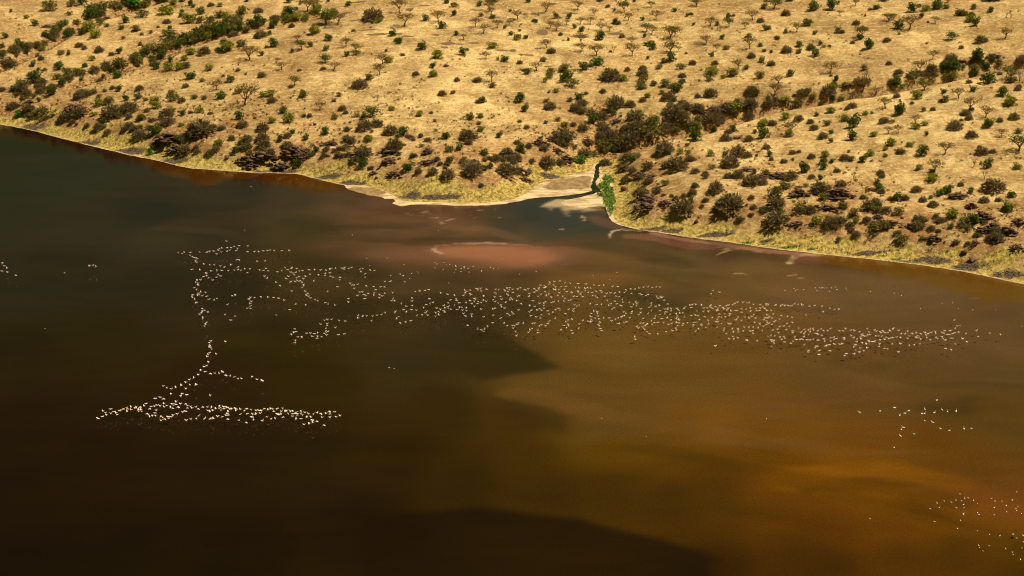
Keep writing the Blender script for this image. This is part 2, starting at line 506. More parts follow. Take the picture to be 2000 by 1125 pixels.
# colour of the water itself: algae, silt and clear depths (photo point, sRGB)
WATER = """0 270 48 45 25;0 400 48 45 27;150 350 50 48 30;300 420 47 43 28;100 550 46 40 23;0 700 42 32 10;200 650 46 36 14;0 850 37 25 1;0 1000 33 22 1;0 1110 30 20 1;200 900 37 25 1;200 1100 31 21 1;300 560 48 40 21;350 455 62 52 31;450 470 56 46 27;450 380 54 48 29;560 390 69 57 35;650 400 86 66 40;740 408 112 76 48;700 425 99 71 41;600 440 69 56 30;750 445 94 71 39;850 442 74 58 30;850 430 127 86 54;900 440 112 79 48;780 470 107 74 41;600 520 69 53 25;450 560 48 39 19;550 650 50 38 13;700 620 55 42 18;420 760 46 32 8;600 750 50 37 10;450 900 39 26 1;600 900 42 29 5;800 900 46 31 5;450 1080 31 21 1;700 1050 36 23 3;800 720 57 44 20;900 620 57 44 20;900 680 57 44 20;860 800 54 38 10;1000 700 57 44 20;1000 830 64 44 10;950 930 52 35 6;760 490 106 74 46;830 500 112 76 46;900 490 112 76 46;960 495 112 76 46;1020 497 112 76 46;1060 505 112 76 46;1100 490 106 74 46;950 512 112 76 46;860 530 84 63 32;1000 535 90 68 34;1180 500 110 79 40;1250 480 94 71 38;1150 470 84 67 38;1000 450 94 74 48;1050 440 72 66 48;1090 420 62 64 51;1030 410 57 58 46;960 420 76 64 41;1130 440 69 66 48;900 410 99 74 45;980 440 61 61 45;1200 540 120 83 38;1100 550 110 79 34;1350 520 106 79 40;1450 540 115 83 42;1550 560 115 83 44;1700 570 110 81 44;1800 590 108 79 44;1950 640 103 74 40;1600 530 103 74 40;1400 500 89 69 38;1280 470 84 64 36;1320 575 84 67 28;1250 580 86 67 28;1450 610 113 79 32;1300 640 108 76 30;1100 630 98 71 28;1200 690 110 79 30;1150 740 103 73 26;1050 770 101 73 24;1180 780 99 68 21;1300 750 103 73 27;1300 820 110 73 22;1400 720 106 73 27;1500 780 110 73 26;1400 840 119 77 22;1550 850 114 73 19;1600 720 99 70 29;1800 700 95 68 30;1950 720 92 68 30;1700 660 106 74 36;1800 660 106 74 38;1700 780 101 68 27;1850 790 88 62 22;1950 820 92 64 21;1700 850 110 68 18;1800 870 100 63 12;1650 915 123 74 9;1550 930 110 65 5;1750 920 119 71 10;1850 930 106 65 10;1930 920 95 61 14;1980 950 106 65 19;1940 985 122 67 20;1990 1000 118 67 20;1880 985 119 71 18;1800 975 110 67 10;1700 980 110 65 3;1600 975 102 59 1;1500 960 98 57 1;1400 940 88 54 2;1300 920 93 59 5;1200 890 91 61 8;1250 850 101 68 16;1150 840 90 64 16;1200 960 66 44 3;1300 980 64 42 2;1400 1000 80 50 1;1500 1020 93 55 1;1600 1040 89 50 1;1700 1030 102 59 1;1800 1030 104 61 3;1900 1050 112 67 10;1980 1060 103 65 8;1900 1100 85 50 1;1750 1090 76 44 0;1550 1090 68 40 0;1400 1100 52 32 0;1100 960 60 40 2;1050 900 66 44 5;808 522 88 66 34;908 552 80 60 30;1000 600 74 56 26;700 530 70 55 28;850 590 62 49 24;1408 964 72 47 1;1858 1084 64 42 0;1508 904 95 59 2;1600 1100 60 38 0;1960 1110 66 42 1;1708 720 105 73 33"""
ctrl = np.array([[float(v) for v in r.split()] for r in WATER.strip().split(';')])
cw = on_plane(ctrl[:, 0], ctrl[:, 1])
ccol = np.array([lin(*r[2:5])[:3] for r in ctrl])
# silt plumes drift: warp the lookup so their edges are uneven
qx = WP[:, 0] + 9 * fbm(WP[:, 0] / 60, WP[:, 1] / 38, 71, 4)
qy = WP[:, 1] + 13 * fbm(WP[:, 0] / 60 + 5, WP[:, 1] / 38, 81, 4)
num, den = np.zeros((len(WP), 3)), np.zeros(len(WP))
for (x0, y0), cc, r in zip(cw, ccol, ctrl):
    sx, sy = 1.0, .62
    w = 1.0 / ((((qx - x0) * sx) ** 2 + ((qy - y0) * sy) ** 2) + 60.0) ** 2.0
    num += w[:, None] * cc
    den += w
wc = num / den[:, None]


def wmask(s, soft, warp=1.0):
    L = world_line(s)
    q = np.stack([WP[:, 0] + warp * (qx - WP[:, 0]), WP[:, 1] + warp * (qy - WP[:, 1])], -1)
    d = signed(q, L)          # negative inside
    return sstep(soft, -soft, d) if soft > 0 else (d < 0)


def blend(col, m):
    global wc
    wc = wc * (1 - m[:, None]) + np.array(lin(*col)[:3]) * m[:, None]


# dark wedge of clear water against the silt, and the dark tongue below
blend((56, 44, 17), .8 * wmask("950,640 985,650 1012,664 1050,690 1098,719 1062,727 1000,733 940,742 900,720 900,670", 3, .2))
blend((54, 40, 14), .55 * wmask("960,770 1010,775 1060,786 1110,812 1117,828 1095,845 1060,830 980,810", 5, .3))
blend((34, 22, 4), .85 * wmask("930,988 1000,992 1060,1000 1130,1008 1200,1030 1290,1052 1370,1076 1400,1092 1385,1105 1430,1180 700,1200 700,1010", 3, .25))
blend((58, 38, 6), .5 * wmask("1750,985 1830,1020 1900,1055 2000,1090 2000,1065 1900,1035 1830,1000 1780,975", 8, .5))
blend((42, 33, 16), .4 * wmask("1840,776 1900,770 1880,800 1800,790", 8, .5))
blend((64, 52, 28), .5 * wmask("1250,560 1330,562 1400,572 1360,592 1260,585 1180,568", 8, .4))

drk = wmask("690,480 740,515 830,522 960,530 1040,528 1090,532 1000,545 800,560 640,540 560,500", 9, .3)
# pink shoal with its salt crescent
def wline(s, width, warp=.1):
    L = world_line(s)
    d = seg_dist(np.stack([WP[:, 0] + warp * (qx - WP[:, 0]), WP[:, 1] + warp * (qy - WP[:, 1])], -1), L)
    d = d + .9 * fbm(WP[:, 0] / 5, WP[:, 1] / 3, 91, 3)
    m = 1 - sstep(width * .35, width, d)
    if width < 2.3:
        m = m * np.clip(.62 + 1.3 * fbm(WP[:, 0] / 4.5, WP[:, 1] / 4.5, 95, 3), 0, 1)
    return m


wc = wc * (1 - .35 * drk[:, None]) + np.array(lin(56, 44, 24)[:3]) * .35 * drk[:, None]
blend((138, 92, 58), .55 * wmask("735,492 790,480 860,474 960,470 1060,474 1120,484 1150,496 1100,512 1040,520 960,521 880,512 800,502", 9, .4))
blend((170, 108, 68), .8 * wmask("846,486 870,478 930,476 1000,479 1060,488 1085,502 1060,514 1000,517 930,508 870,497", 6, .3))
blend((205, 160, 118), .85 * wline("864,494 852,490 848,484 854,479 872,477 905,475 950,474 985,475", 1.5))
blend((190, 140, 100), .35 * wline("985,475 1020,478 1050,483", 2.0))
blend((222, 178, 124), .9 * wline("1190,464 1189,458 1196,451 1212,447 1250,450", 1.1))
blend((170, 120, 84), .7 * wline("1275,456 1340,469 1400,477 1450,484 1520,492 1600,500", 3.0))
blend((190, 140, 94), .75 * wline("1400,482 1450,487 1500,494", 1.6))
blend((232, 190, 124), .95 * wline("1542,515 1546,508 1552,501 1570,497 1600,498", 2.0))
blend((130, 84, 58), .75 * wmask("1545,514 1555,503 1590,500 1628,506 1615,516 1580,520", 1.5))
blend((138, 92, 58), .7 * wmask("1200,452 1240,450 1290,460 1296,470 1240,468 1200,462", 1.5))
blend((124, 82, 56), .7 * wmask("1265,462 1330,470 1400,482 1410,492 1340,490 1280,476", 1.5))
blend((128, 74, 50), .7 * wmask("1670,518 1720,517 1768,522 1760,527 1700,526", 1.5))
blend((206, 160, 108), .8 * wline("1400,498 1412,493 1425,489", 1.2))
blend((120, 76, 22), .5 * wline("1600,500 1660,506 1720,512 1780,519 1850,530 1920,545", 2.5))
blend((140, 92, 54), .6 * wline("1900,584 1940,580 1990,588 2010,590", 1.5))
for s_, wd_ in (("825,415 840,417", 1.6), ("828,411 834,413", 1.2), ("790,414 800,419 812,421", 1.3), ("815,421 822,421", 1.0), ("840,425 852,424", 1.2), ("856,431 862,436", 1.6), ("848,428 856,424", 1.0), ("868,431 890,425", .9), ("930,411 945,409", 1.0), ("960,408 966,408", 1.0), ("925,424 932,423", 1.0), ("972,424 974,424", 1.0), ("1102,421 1108,421", 1.2), ("1092,446 1098,447", 1.4), ("1136,418 1140,430", 1.0), ("1405,489 1425,485", 1.0), ("1540,540 1556,536", 1.0), ("1438,535 1458,536", 1.0), ("1560,544 1568,543", 1.0)):
    blend((206, 162, 112), .6 * wline(s_, wd_ * .8))
blend((206, 174, 118), np.clip(wmask("1056,402 1066,393 1085,388 1110,389 1140,391 1168,397 1176,404 1140,410 1112,409 1100,412 1094,405 1078,407", 1.8) * (.75 + 1.5 * fbm(WP[:, 0] / 7, WP[:, 1] / 5, 231, 3)), 0, .95))
blend((50, 46, 36), .8 * wline("1046,388 1080,387 1112,384 1140,380 1158,375", 1.6))
blend((50, 46, 36), .8 * wline("1078,393 1085,392 1110,393 1125,396 1135,401", 1.8))
blend((118, 80, 58), .6 * wmask("1140,418 1170,412 1186,424 1196,438 1180,440 1150,432", 2.0))
blend((150, 92, 44), .7 * wline("1172,408 1182,412 1186,420", 1.2))

blend((92, 60, 14), .72 * wmask("250,303 300,313 340,323 375,330 420,333 460,336 500,339 540,339 580,341 615,349 650,358 672,364 660,374 630,371 610,380 585,371 560,366 520,360 490,349 470,352 440,349 420,361 395,364 370,352 345,346 320,338 290,326", 4, .5))  # bank's amber reflection, painted into the water colour
blend((104, 66, 20), .5 * wmask("520,341 580,342 640,358 668,366 640,372 590,366 540,352", 4, .5))  # brighter stretch of the painted bank reflection
blend((62, 48, 12), .6 * wmask("-20,243 50,254 150,280 250,304 280,316 230,312 190,304 150,298 110,284 60,282 20,272 -20,270", 4, .5))  # darker painted reflection along the far left shore
blend((112, 76, 16), .78 * wmask("1590,497 1700,508 1800,520 1900,537 2030,560 2030,600 1970,590 1930,598 1880,578 1830,566 1790,548 1740,544 1700,532 1650,525 1610,520", 5, .5))  # golden reflection of the right bank, painted into the water colour
blend((90, 62, 36), .5 * wmask("690,405 740,398 800,404 850,412 820,425 760,418 700,425", 5, .5))

def wisp(col, a, s_, width, warp=.9):
    blend(col, a * np.clip(wline(s_, width, warp) * (.65 + .6 * fbm(qx / 30, qy / 9, 211, 3)), 0, 1))


wisp((66, 52, 28), .6, "600,452 720,457 850,463 980,465 1100,474 1180,484 1260,500 1340,520", 9)
wisp((54, 44, 27), .5, "560,436 640,440 740,436 800,432", 7)
wisp((112, 78, 50), .5, "640,402 720,412 790,430 850,440 800,452 740,448", 8)
wisp((128, 90, 54), .5, "860,436 940,445 1010,462", 6)
wisp((70, 58, 34), .5, "310,450 360,452 420,456 480,462 530,468", 6)
wisp((128, 88, 46), .4, "1090,525 1180,540 1260,552 1340,570 1420,590", 8)
wisp((78, 62, 32), .45, "1380,470 1440,492 1520,505 1600,520 1700,540", 6)
wisp((84, 64, 34), .45, "1130,520 1260,530 1380,545 1480,580 1600,600", 7)
blend((100, 71, 28), .55 * wmask("1000,738 1060,730 1105,722 1180,735 1300,790 1260,850 1150,860 1122,838 1116,812 1064,786 1014,766", 6, .5))
wisp((118, 80, 34), .5, "1010,772 1080,782 1180,812 1290,838 1400,852 1520,872 1650,885 1790,890", 9)
wisp((138, 84, 14), .5, "1540,945 1620,928 1720,922 1820,930 1880,945", 9)
wisp((76, 50, 10), .55, "1240,872 1340,900 1460,925 1580,945 1700,952 1800,962 1880,990", 7)
wisp((70, 46, 6), .5, "1580,955 1680,985 1790,1010 1880,1042 1990,1075", 6)
wisp((118, 72, 10), .4, "1610,968 1720,1000 1830,1030 1930,1060", 6)
wisp((76, 56, 20), .5, "1640,700 1740,722 1850,735 1960,745", 7)
wisp((108, 70, 34), .4, "1500,790 1600,770 1720,760 1840,772", 8)
wisp((64, 44, 10), .5, "1180,975 1300,985 1420,990 1520,1000", 7)
wisp((60, 44, 18), .4, "700,640 820,660 900,690 960,720", 9)

mul = 1 + .15 * fbm(qx / 46, qy / 15, 101, 5) + .07 * fbm(qx / 12, qy / 4, 111, 3)
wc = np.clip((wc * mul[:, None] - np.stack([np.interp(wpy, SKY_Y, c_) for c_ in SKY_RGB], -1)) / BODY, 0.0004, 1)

w = NB("lake_water", .09, .42)
w.b.inputs['IOR'].default_value = 1.33
sp_n = w.noise(1.5, 3, .7, w.pos(1, .6, 1))
sp_c = w.mix(w.ss(sp_n, .3, .7), (.86, .86, .86, 1), (1.14, 1.14, 1.14, 1))
w.link(w.mix(1.0, w.attr("silt_and_reflection").outputs['Color'], sp_c, 'MULTIPLY'), w.b.inputs['Base Color'])
rip = w.noise(.9, 3, .6, w.pos(.5, 1.3, 1, math.radians(8)))
w.bump(rip, .12, .12)
water = add_mesh("water", np.column_stack([WP, np.zeros(len(WP))]), grid_faces(len(WX), len(WY)), [w.m], smooth=True)
attr_col(water, "silt_and_reflection", wc)
water["kind"] = "structure"
COL.objects.link(water)

# stream out of the gully
cl = world_line("1164,375 1161,366 1158,356 1163,346 1166,338 1164,330 1166,322 1172,315", .3)
cl = on_ground(*np.array([[1168, 376], [1160, 366], [1160, 357], [1164, 346], [1167, 338], [1166, 330], [1169, 322], [1176, 315]]).T, HH)
v, f = [], []
wd = [2.2, 1.5, .8, 1.2, 1.1, 1.0, 1.2, .7]
for k, p in enumerate(cl):
    v += [(p[0] - wd[k], p[1], 0), (p[0] + wd[k], p[1], 0)]
v = np.array(v)
# refine so that it follows the ground
vv2 = []
for k in range(len(cl) - 1):
    for t in np.linspace(0, 1, 9)[:-1]:
        vv2 += [v[2 * k] * (1 - t) + v[2 * k + 2] * t, v[2 * k + 1] * (1 - t) + v[2 * k + 3] * t]
vv2 = np.array(vv2)
vv2[:, 0] += .5 * fbm(vv2[:, 0] / 2, vv2[:, 1] / 2, 121, 2)
mids = []
for k in range(len(vv2) // 2):
    a, b = vv2[2 * k], vv2[2 * k + 1]
    z = max(sample(HH, [a[0]], [a[1]])[0], sample(HH, [b[0]], [b[1]])[0], sample(HH, [(a[0] + b[0]) / 2], [(a[1] + b[1]) / 2])[0]) + .05
    vv2[2 * k, 2] = vv2[2 * k + 1, 2] = z
ww = NB("stream_water", .1, .5)
ww.b.inputs['Base Color'].default_value = lin(34, 30, 18)
nn = len(vv2) // 2
stream = add_mesh("stream", vv2, np.array([[2 * k, 2 * k + 1, 2 * k + 3, 2 * k + 2] for k in range(nn - 1)]), [ww.m])
stream["kind"] = "structure"
COL.objects.link(stream)


# ------------------------------------------------------------------ plant materials
def leaf_mat(name, a, b, cvar, rough=.75, trans=.34):
    m = NB(name, rough, .15)
    gi = m.n("ShaderNodeNewGeometry")
    oi = m.n("ShaderNodeObjectInfo")
    c = m.mix(gi.outputs['Random Per Island'], lin(*a), lin(*b))
    c = m.mix(m.math('MULTIPLY', oi.outputs['Random'], .55), c, lin(*cvar))
    m.link(c, m.b.inputs['Base Color'])
    tr = m.n("ShaderNodeBsdfTranslucent")
    m.link(c, tr.inputs[0])
    mx = m.n("ShaderNodeMixShader")
    mx.inputs[0].default_value = trans
    m.link(m.b.outputs[0], mx.inputs[1])
    m.link(tr.outputs[0], mx.inputs[2])
    m.link(mx.outputs[0], m.out.inputs[0])
    return m.m


M_GREEN = leaf_mat("dark_leaves", (58, 74, 22), (104, 116, 36), (88, 100, 28))
M_VIVID = leaf_mat("bright_leaves", (54, 98, 28), (104, 146, 44), (84, 128, 44))
M_YELLOW = leaf_mat("yellow_green_leaves", (108, 110, 24), (168, 160, 44), (118, 128, 28))
M_OLIVE = leaf_mat("olive_leaves", (96, 86, 42), (146, 130, 66), (110, 108, 46))
M_THORN = leaf_mat("grey_brown_twigs", (98, 82, 54), (160, 136, 92), (122, 108, 58), trans=.3)
M_ACACIA = leaf_mat("dry_acacia_leaves", (112, 86, 44), (150, 118, 62), (118, 104, 44))
M_ACGREEN = leaf_mat("green_acacia_leaves", (82, 88, 30), (122, 118, 44), (98, 96, 36))
M_DRY = leaf_mat("dry_twigs", (120, 88, 58), (150, 116, 78), (110, 80, 52), trans=.05)
bk = NB("bark", .9, .1)
bk.link(bk.mix(bk.ss(bk.noise(6, 3, .6), .35, .65), lin(74, 56, 40), lin(120, 96, 70)), bk.b.inputs['Base Color'])
M_BARK = bk.m


def rand_dirs(n, up=None):
    d = RNG.normal(size=(n, 3))
    d /= np.linalg.norm(d, axis=1)[:, None]
    return d


def leaf_tris(p, size, elong=1.0, dirs=None):
    """one small pointed leaf clump (a triangle) at each point"""
    n = len(p)
    a = rand_dirs(n) if dirs is None else dirs
    b = np.cross(a, rand_dirs(n))
    b /= np.linalg.norm(b, axis=1)[:, None] + 1e-9
    s = size * RNG.uniform(.6, 1.35, (n, 1))
    co = np.stack([p + a * s * elong, p - a * s * elong * .6 + b * s * .62, p - a * s * elong * .6 - b * s * .62], 1).reshape(-1, 3)
    return co, np.arange(3 * n).reshape(-1, 3)


def tube(path, radii, sides=5):
    path = [np.array(p, float) for p in path]
    co = []
    for k, p in enumerate(path):
        t = path[min(k + 1, len(path) - 1)] - path[max(k - 1, 0)]
        t /= np.linalg.norm(t) + 1e-9
        u = np.cross(t, [0.3, 1, .2])
        u /= np.linalg.norm(u)
        v = np.cross(t, u)
        for j in range(sides):
            an = 2 * math.pi * j / sides
            co.append(p + (u * math.cos(an) + v * math.sin(an)) * radii[k])
    f = []
    for k in range(len(path) - 1):
        for j in range(sides):
            a, b = k * sides + j, k * sides + (j + 1) % sides
            f += [(a, b, b + sides), (a, b + sides, a + sides)]
    n = len(co)
    co.append(path[-1])
    for j in range(sides):
        f.append(((len(path) - 1) * sides + j, (len(path) - 1) * sides + (j + 1) % sides, n))
    return np.array(co), np.array(f)


def join(parts):
    C, F, M, o = [], [], [], 0
    for i, (co, f) in enumerate(parts):
        C.append(co)
        F.append(np.asarray(f) + o)
        M.append(np.full(len(f), i))
        o += len(co)
    return np.vstack(C), np.vstack(F), np.concatenate(M)


def stems(n, rmax, hmax, wdt, lean=.9):
    parts = []
    for _ in range(n):
        an, r = RNG.uniform(0, 2 * math.pi), rmax * RNG.uniform(.2, 1) ** .7
        h = hmax * math.sqrt(max(0.05, 1 - (r / rmax) ** 2 * lean)) * RNG.uniform(.75, 1)
        a = np.array([RNG.uniform(-.05, .05), RNG.uniform(-.05, .05), -.06])
        e = np.array([math.cos(an) * r, math.sin(an) * r, h])
        m = a * .45 + e * .55 + RNG.normal(size=3) * .03 + np.array([0, 0, .05])
        parts.append(tube([a, m, e], [wdt, wdt * .7, wdt * .3], 3))
    co, f, _ = join(parts)
    return co, f


def shrub(name, mat, n, leaf, hgt, lobes=7, gap=.35, skew=.0):
    """leafy bush one unit wide: a heap of lobes filled with leaf clumps on short stems"""
    cs, rs = [], []
    for _ in range(lobes):
        an, r = RNG.uniform(0, 2 * math.pi), RNG.uniform(.05, .31)
        rr = RNG.uniform(.13, .24)
        cs.append((math.cos(an) * r, math.sin(an) * r * .9, RNG.uniform(.12, max(.14, hgt - rr))))
        rs.append(rr)
    cs[0], rs[0] = (0, 0, hgt * .42), .27
    pts = []
    for c, r in zip(cs, rs):
        k = int(n * r * r / sum(q * q for q in rs)) + 1
        d = rand_dirs(k)
        pts.append(np.array(c) + d * (r * RNG.uniform(gap, 1.12, (k, 1)) ** .6) * np.array([1.12, 1.12, .95]))
    p = np.vstack(pts)
    p = p[p[:, 2] > -.02]
    a = leaf_tris(p, leaf)
    b = stems(7, .26, hgt * .6, .016)
    co, f, mi = join([a, b])
    return add_mesh(name, co, f, [mat, M_BARK], mat_index=mi).data


def thornbush(name, mat, n, hgt, stem_n=44, leafy=.0, mat2=None):
    """leafless bush: a dome of stems with a haze of fine twigs at the outside"""
    a = stems(stem_n, .48, hgt, .011)
    d = rand_dirs(n)
    d[:, 2] = abs(d[:, 2])
    bumps = 1 + .16 * np.sin(d[:, 0] * 7 + RNG.uniform(0, 6)) * np.sin(d[:, 1] * 6 + RNG.uniform(0, 6))
    p = d * (RNG.uniform(.25, 1, (n, 1)) ** .5) * np.array([.46, .46, hgt * .9]) * bumps[:, None]
    p[:, 2] += .03
    dirs = d + rand_dirs(n) * .55
    dirs /= np.linalg.norm(dirs, axis=1)[:, None]
    b = leaf_tris(p, .052, 1.6, dirs)
    parts, mats = [b, a], [mat, M_BARK]
    if leafy:
        k = int(n * leafy)
        q = d[:k] * RNG.uniform(.3, .9, (k, 1)) * np.array([.42, .42, hgt * .8]) + RNG.normal(size=(k, 3)) * .02
        parts.append(leaf_tris(q, .05))
        mats.append(mat2)
    co, f, mi = join(parts)
    return add_mesh(name, co, f, mats, mat_index=mi).data


def branchy(h, spread, levels, r0, flat, kids=3):
    """trunk with limbs: list of tubes and the tips of the last limbs"""
    tubes, tips = [], []

    def grow(p, d, ln, r, lv):
        q = p + d * ln * .5 + RNG.normal(size=3) * ln * .05
        e = p + d * ln + RNG.normal(size=3) * ln * .07
        tubes.append(tube([p, q, e], [r, r * .82, r * .62], 5 if lv == 0 else 4))
        if lv >= levels:
            tips.append(e)
            return
        a0 = RNG.uniform(0, 6.3)
        nk = kids + (1 if lv == 0 else 0)
        for k in range(nk):
            an = a0 + 2 * math.pi * k / nk + RNG.uniform(-.4, .4)
            side = np.array([math.cos(an), math.sin(an), 0])
            nd = d * RNG.uniform(.5, .8) + side * spread * RNG.uniform(.6, 1.1) + np.array([0, 0, .15 - flat * lv * .18])
            nd /= np.linalg.norm(nd)
            grow(e, nd, ln * RNG.uniform(.6, .85), r * .58, lv + 1)
    tilt = np.array([RNG.uniform(-.15, .15), RNG.uniform(-.15, .15), 1])
    grow(np.array([0, 0, -.12]), tilt / np.linalg.norm(tilt), h, r0, 0)
    return tubes, np.array(tips)


def acacia(kind, mat, n, leaf, trunk_h, spread, flat, crown_t):
    tubes, tips = branchy(trunk_h, spread, 2, .035, flat, 3)
    top = tips[:, 2].max()
    k = len(tips)
    per = n // k
    pts = []
    for t in tips:
        q = RNG.normal(size=(per, 3)) * np.array([.105, .105, crown_t])
        pts.append(t + q + np.array([0, 0, .02]))
    p = np.vstack(pts)
    # normalise to one unit wide
    wdt = max(np.percentile(p[:, 0], 97) - np.percentile(p[:, 0], 3), np.percentile(p[:, 1], 97) - np.percentile(p[:, 1], 3))
    s = 1 / wdt
    co, f, _ = join(tubes)
    lc, lf = leaf_tris(p * s, leaf, 1.1)
    return (add_mesh("trunk", co * s * [1, 1, 1], f, [M_BARK]).data, add_mesh("crown", lc, lf, [mat]).data, float(p[:, 2].max() * s))


NV = 5
G_M = [shrub("dark_green_shrub", M_GREEN, 420, .062, RNG.uniform(.6, .8), 8) for _ in range(NV + 1)]
V_M = [shrub("bright_green_shrub", M_VIVID, 460, .060, RNG.uniform(.65, .8), 8) for _ in range(2)]
Y_M = [shrub("yellow_green_shrub", M_YELLOW, 380, .058, RNG.uniform(.5, .68), 8) for _ in range(NV)]
O_M = [shrub("olive_shrub", M_OLIVE, 330, .058, RNG.uniform(.5, .68), 9, .2) for _ in range(NV)]
B_M = [thornbush("grey_thornbush", M_THORN, 470, RNG.uniform(.52, .68)) for _ in range(NV)] + \
      [thornbush("grey_thornbush", M_THORN, 420, RNG.uniform(.5, .62), leafy=.35, mat2=M_OLIVE) for _ in range(3)]
A_M = [acacia("a", M_ACACIA, 330, .046, .30, RNG.uniform(.75, 1.0), .45, .045) for _ in range(NV + 1)]
AG_M = [acacia("A", M_ACGREEN, 420, .05, .26, RNG.uniform(.7, .95), .4, .055) for _ in range(4)]
GT_M = [acacia("G", M_GREEN, 620, .06, .22, .7, .1, .11) for _ in range(3)]
D_M = [acacia("d", M_DRY, 110, .04, .34, .6, .1, .06) for _ in range(4)]

# ------------------------------------------------------------------ labels
ORD = ["", "first", "second", "third", "fourth", "fifth", "sixth", "seventh", "eighth", "ninth", "tenth", "eleventh", "twelfth", "thirteenth", "fourteenth", "fifteenth", "sixteenth", "seventeenth", "eighteenth", "nineteenth", "twentieth"]
ORD_T = {2: "twenty", 3: "thirty", 4: "forty", 5: "fifty", 6: "sixty", 7: "seventy", 8: "eighty", 9: "ninety"}


def ordinal(n):
    if n <= 20:
        return ORD[n]
    t, u = divmod(n, 10)
    if n >= 100:
        return str(n) + "th"
    return (ORD_T[t] + "-" + ORD[u]) if u else ORD_T[t][:-1] + "ieth"


GP = [pxl(s) for s, _, _ in GULLIES]


def near_line(x, y, L):
    return seg_dist(np.array([[x, y * 2.0]]), L * [1, 2.0])[0]


def place_name(x, y):
    """where a point of the land lies, in words"""
    sx = np.array([243, 302, 339, 383, 398, 387, 449, 484, 517, 555.])
    xs = np.array([0, 250, 560, 740, 900, 1046, 1250, 1500, 1800, 2000.])
    dy = float(np.interp(x, xs, sx)) - y
    if near_line(x, y, GP[2]) < 45 and x < 360:
        return "in the uppermost left gully"
    if near_line(x, y, GP[1]) < 40 and x < 640:
        return "along the wooded left gully" if x > 260 else "low in the left gully"
    if x > 1160 and near_line(x, y, GP[0]) < 48:
        if x < 1330:
            return "in the ravine mouth"
        return "along the rocky creek ravine" if x < 1660 else "at the creek's far right end"
    if dy < 46:
        for lim, nm in ((250, "on the far left shore"), (560, "on the rocky bank left of the salt spit"), (760, "on the bank by the salt spit"), (1030, "on the bank left of the flat"), (1200, "beside the salt flat"), (1420, "on the bank right of the salt flat"), (1700, "on the grassy right bank"), (2100, "by the black rocks on the far right bank")):
            if x < lim:
                return nm
    if dy < 100:
        for lim, nm in ((300, "above the far left shore"), (620, "above the left shore"), (900, "behind the salt spit"), (1160, "left of the ravine mouth"), (1420, "behind the right bank"), (1700, "above the grassy right bank"), (2100, "above the far right rocks")):
            if x < lim:
                return nm
    if x > 1350 and y > np.interp(x, GP[0][:, 0], GP[0][:, 1]):
        return ("low" if dy < 180 else "halfway up" if dy < 260 else "high") + " on the right ridge" + (" near the creek" if x < 1680 else "")
    colm = ["at far left", "left of centre", "in the middle", "right of centre", "at far right"][min(4, int(x / 400))]
    if y < 32:
        return "on the hilltop edge " + colm
    if y < 80:
        return "on the upper slope " + colm
    if y < 130:
        return "on pale grassland " + colm
    return "on lower grassland " + colm


def size_word(w, lo, hi):
    return "small" if w < lo else "large" if w > hi else "mid-sized"


def finish_labels(items):
    """items: (object, base label, px, py): copies that would read alike are counted from the left"""
    by = {}
    for o, lab, x, y in items:
        by.setdefault(lab, []).append((x, y, o))
    for lab, lst in by.items():
        lst.sort(key=lambda t: (t[0], t[1]))
        if len(lst) == 1:
            lst[0][2]["label"] = lab
        else:
            for k, (x, y, o) in enumerate(lst, 1):
                n = len(lst)
                word = "leftmost" if k == 1 else "rightmost" if k == n else ordinal(k) + " from left"
                o["label"] = lab + ", " + word


